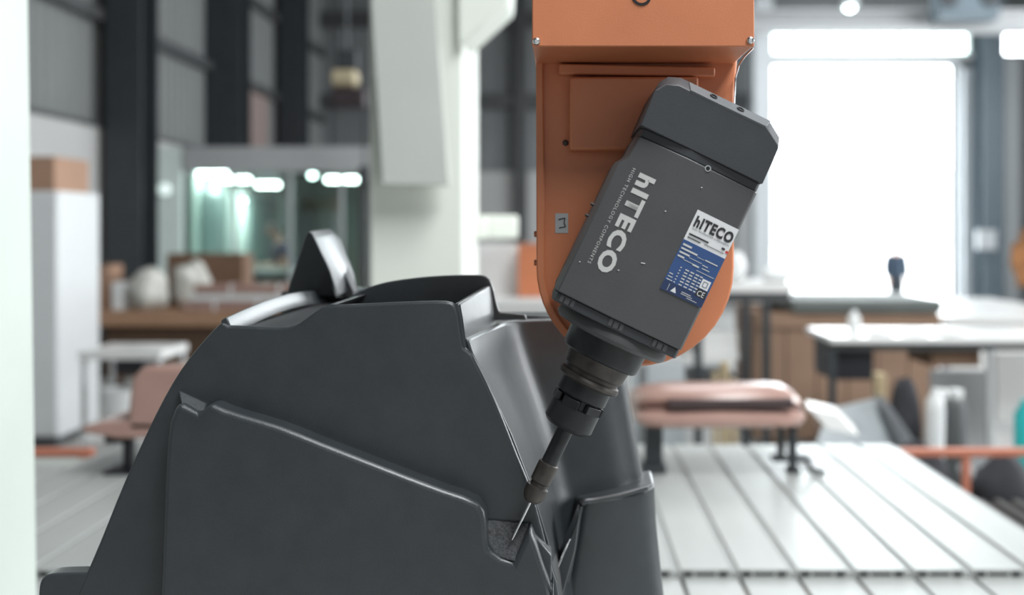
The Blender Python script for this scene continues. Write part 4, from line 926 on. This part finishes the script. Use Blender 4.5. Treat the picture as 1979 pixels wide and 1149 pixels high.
# lettering on the body
dU = YS/F_PX
def on_body(u0, v0, du, dv, lift):
    """returns fn(s,t): s metres along (du), t metres along (dv), in spindle pixel frame"""
    def fn(s, t):
        u = u0+(du[0]*s+dv[0]*t)/dU; v = v0+(du[1]*s+dv[1]*t)/dU
        return SPX(u, v, YS, labY(v)-lift)
    return fn
down = on_body(-238, 1259, (1, 0), (0, 1), .0005)
text_part('logo_lettering', 'hITECO', down, 206*dU, 35*dU, M['print_w'], sp, bold=.045, space=1.14)
text_part('small_lettering', 'HIGH TECHNOLOGY COMPONENTS', on_body(-240, 1243, (1, 0), (0, 1), .0005), 204*dU, 6.5*dU, M['print_w'], sp, space=1.25)
# rating plate
def quad(name, u0, u1, v0, v1, lift, m, parent, th=.0003):
    bm = B(); c = [(u0, v0), (u0, v1), (u1, v1), (u1, v0)]; f = [SPX(u, v, YS, labY(v)-lift) for u, v in c]; loft(bm, [f, [p+Vector((0, th, 0)) for p in f]]); return obj(name, bm, M[m], parent, smooth=0)
plate = quad('rating_plate', -221, -52, 1391, 1481, .0006, 'label_w', sp, .0005)
plate['label'] = 'white and blue rating plate'
quad('blue_field', -158, -52, 1391, 1481, .0009, 'label_b', plate); quad('navy_strip', -72, -52, 1391, 1481, .0012, 'label_d', plate)
rt = lambda u0, v0, l=.0013: on_body(u0, v0, (0, 1), (-1, 0), l)
text_part('plate_lettering', 'hITECO', rt(-188, 1396), 82*dU, 23*dU, M['print_k'], plate, bold=.045, space=1.14)
text_part('plate_lettering', 'HIGH TECHNOLOGY COMPONENTS', rt(-182, 1397), 80*dU, 3.2*dU, M['print_k'], plate)
# unreadable fine print as short printed bars
def bar(u, v0, v1, h, m='print_w'): quad('print_bar', u-h/2, u+h/2, v0, v1, .0015, m, plate, .0002)
bar(-172, 1396, 1438, 3.2, 'print_k'); bar(-165, 1396, 1424, 2, 'print_k'); bar(-166, 1432, 1474, 1.2, 'print_k'); bar(-174, 1466, 1473, 4, 'print_k'); bar(-171, 1476, 1481, 5, 'label_r')
bar(-149, 1394, 1413, 4); bar(-141, 1394, 1429, 3.4); bar(-138, 1430, 1445, .9); bar(-133, 1394, 1416, 3.4); bar(-130, 1416, 1444, 1); bar(-139, 1447, 1474, 2.2); bar(-125, 1394, 1408, 3.4)
bar(-122, 1408, 1428, 1); bar(-121, 1428, 1442, 3); bar(-128, 1446, 1458, 1.6); bar(-122, 1448, 1464, 1.6); bar(-114, 1440, 1478, 1.1)
for r_ in range(6):
    u = -106+r_*6.2
    for q, (v0, v1) in enumerate(((1420, 1428), (1431, 1439), (1442, 1450), (1452, 1458))): bar(u, v0, v1-(r_ % 2), 2.4)
    bar(u, 1409, 1412, 2.2)
    if r_ > 2: bar(u, 1394, 1396+r_*2, 1.8)
sq = quad('white_stamp', -105, -86, 1459, 1477, .0015, 'label_w', plate); 
for b_ in ((-101, -100, 1463, 1473), (-91, -90, 1463, 1473), (-101, -90, 1463, 1464.2), (-101, -90, 1471.8, 1473)): quad('stamp_line', *b_, .0017, 'label_d', sq, .0001)
quad('conformity_field', -84, -69, 1458, 1479, .0014, 'print_k', plate); text_part('conformity_mark', 'CE', rt(-70.5, 1460.5, .0017), 15*dU, 11*dU, M['label_w'], plate)
bm = B(); f = [SPX(u, v, YS, labY(v)-.0015) for u, v in ((-56, 1411), (-56, 1423), (-67, 1417))]; loft(bm, [f, [p+Vector((0, .0002, 0)) for p in f]]); obj('warning_triangle', bm, M['label_w'], plate, smooth=0)
bar(-61.5, 1404, 1404.8, 14); bar(-64, 1432, 1452, 1.4); bar(-60.5, 1432, 1456, 1.2); bar(-57, 1446, 1468, 1.2)
# left edge seam strip and two tiny side fittings
for u in (-145, -120):
    bm = B(); p = SPX(u, 1206, YS, 1.20); lathe(bm, p, Vector((-RX.x, 0, RX.y)), [(-.002, .002), (.003, .002), (.0035, .001)], 10); obj('side_fitting', bm, M['brown_steel'], sp)
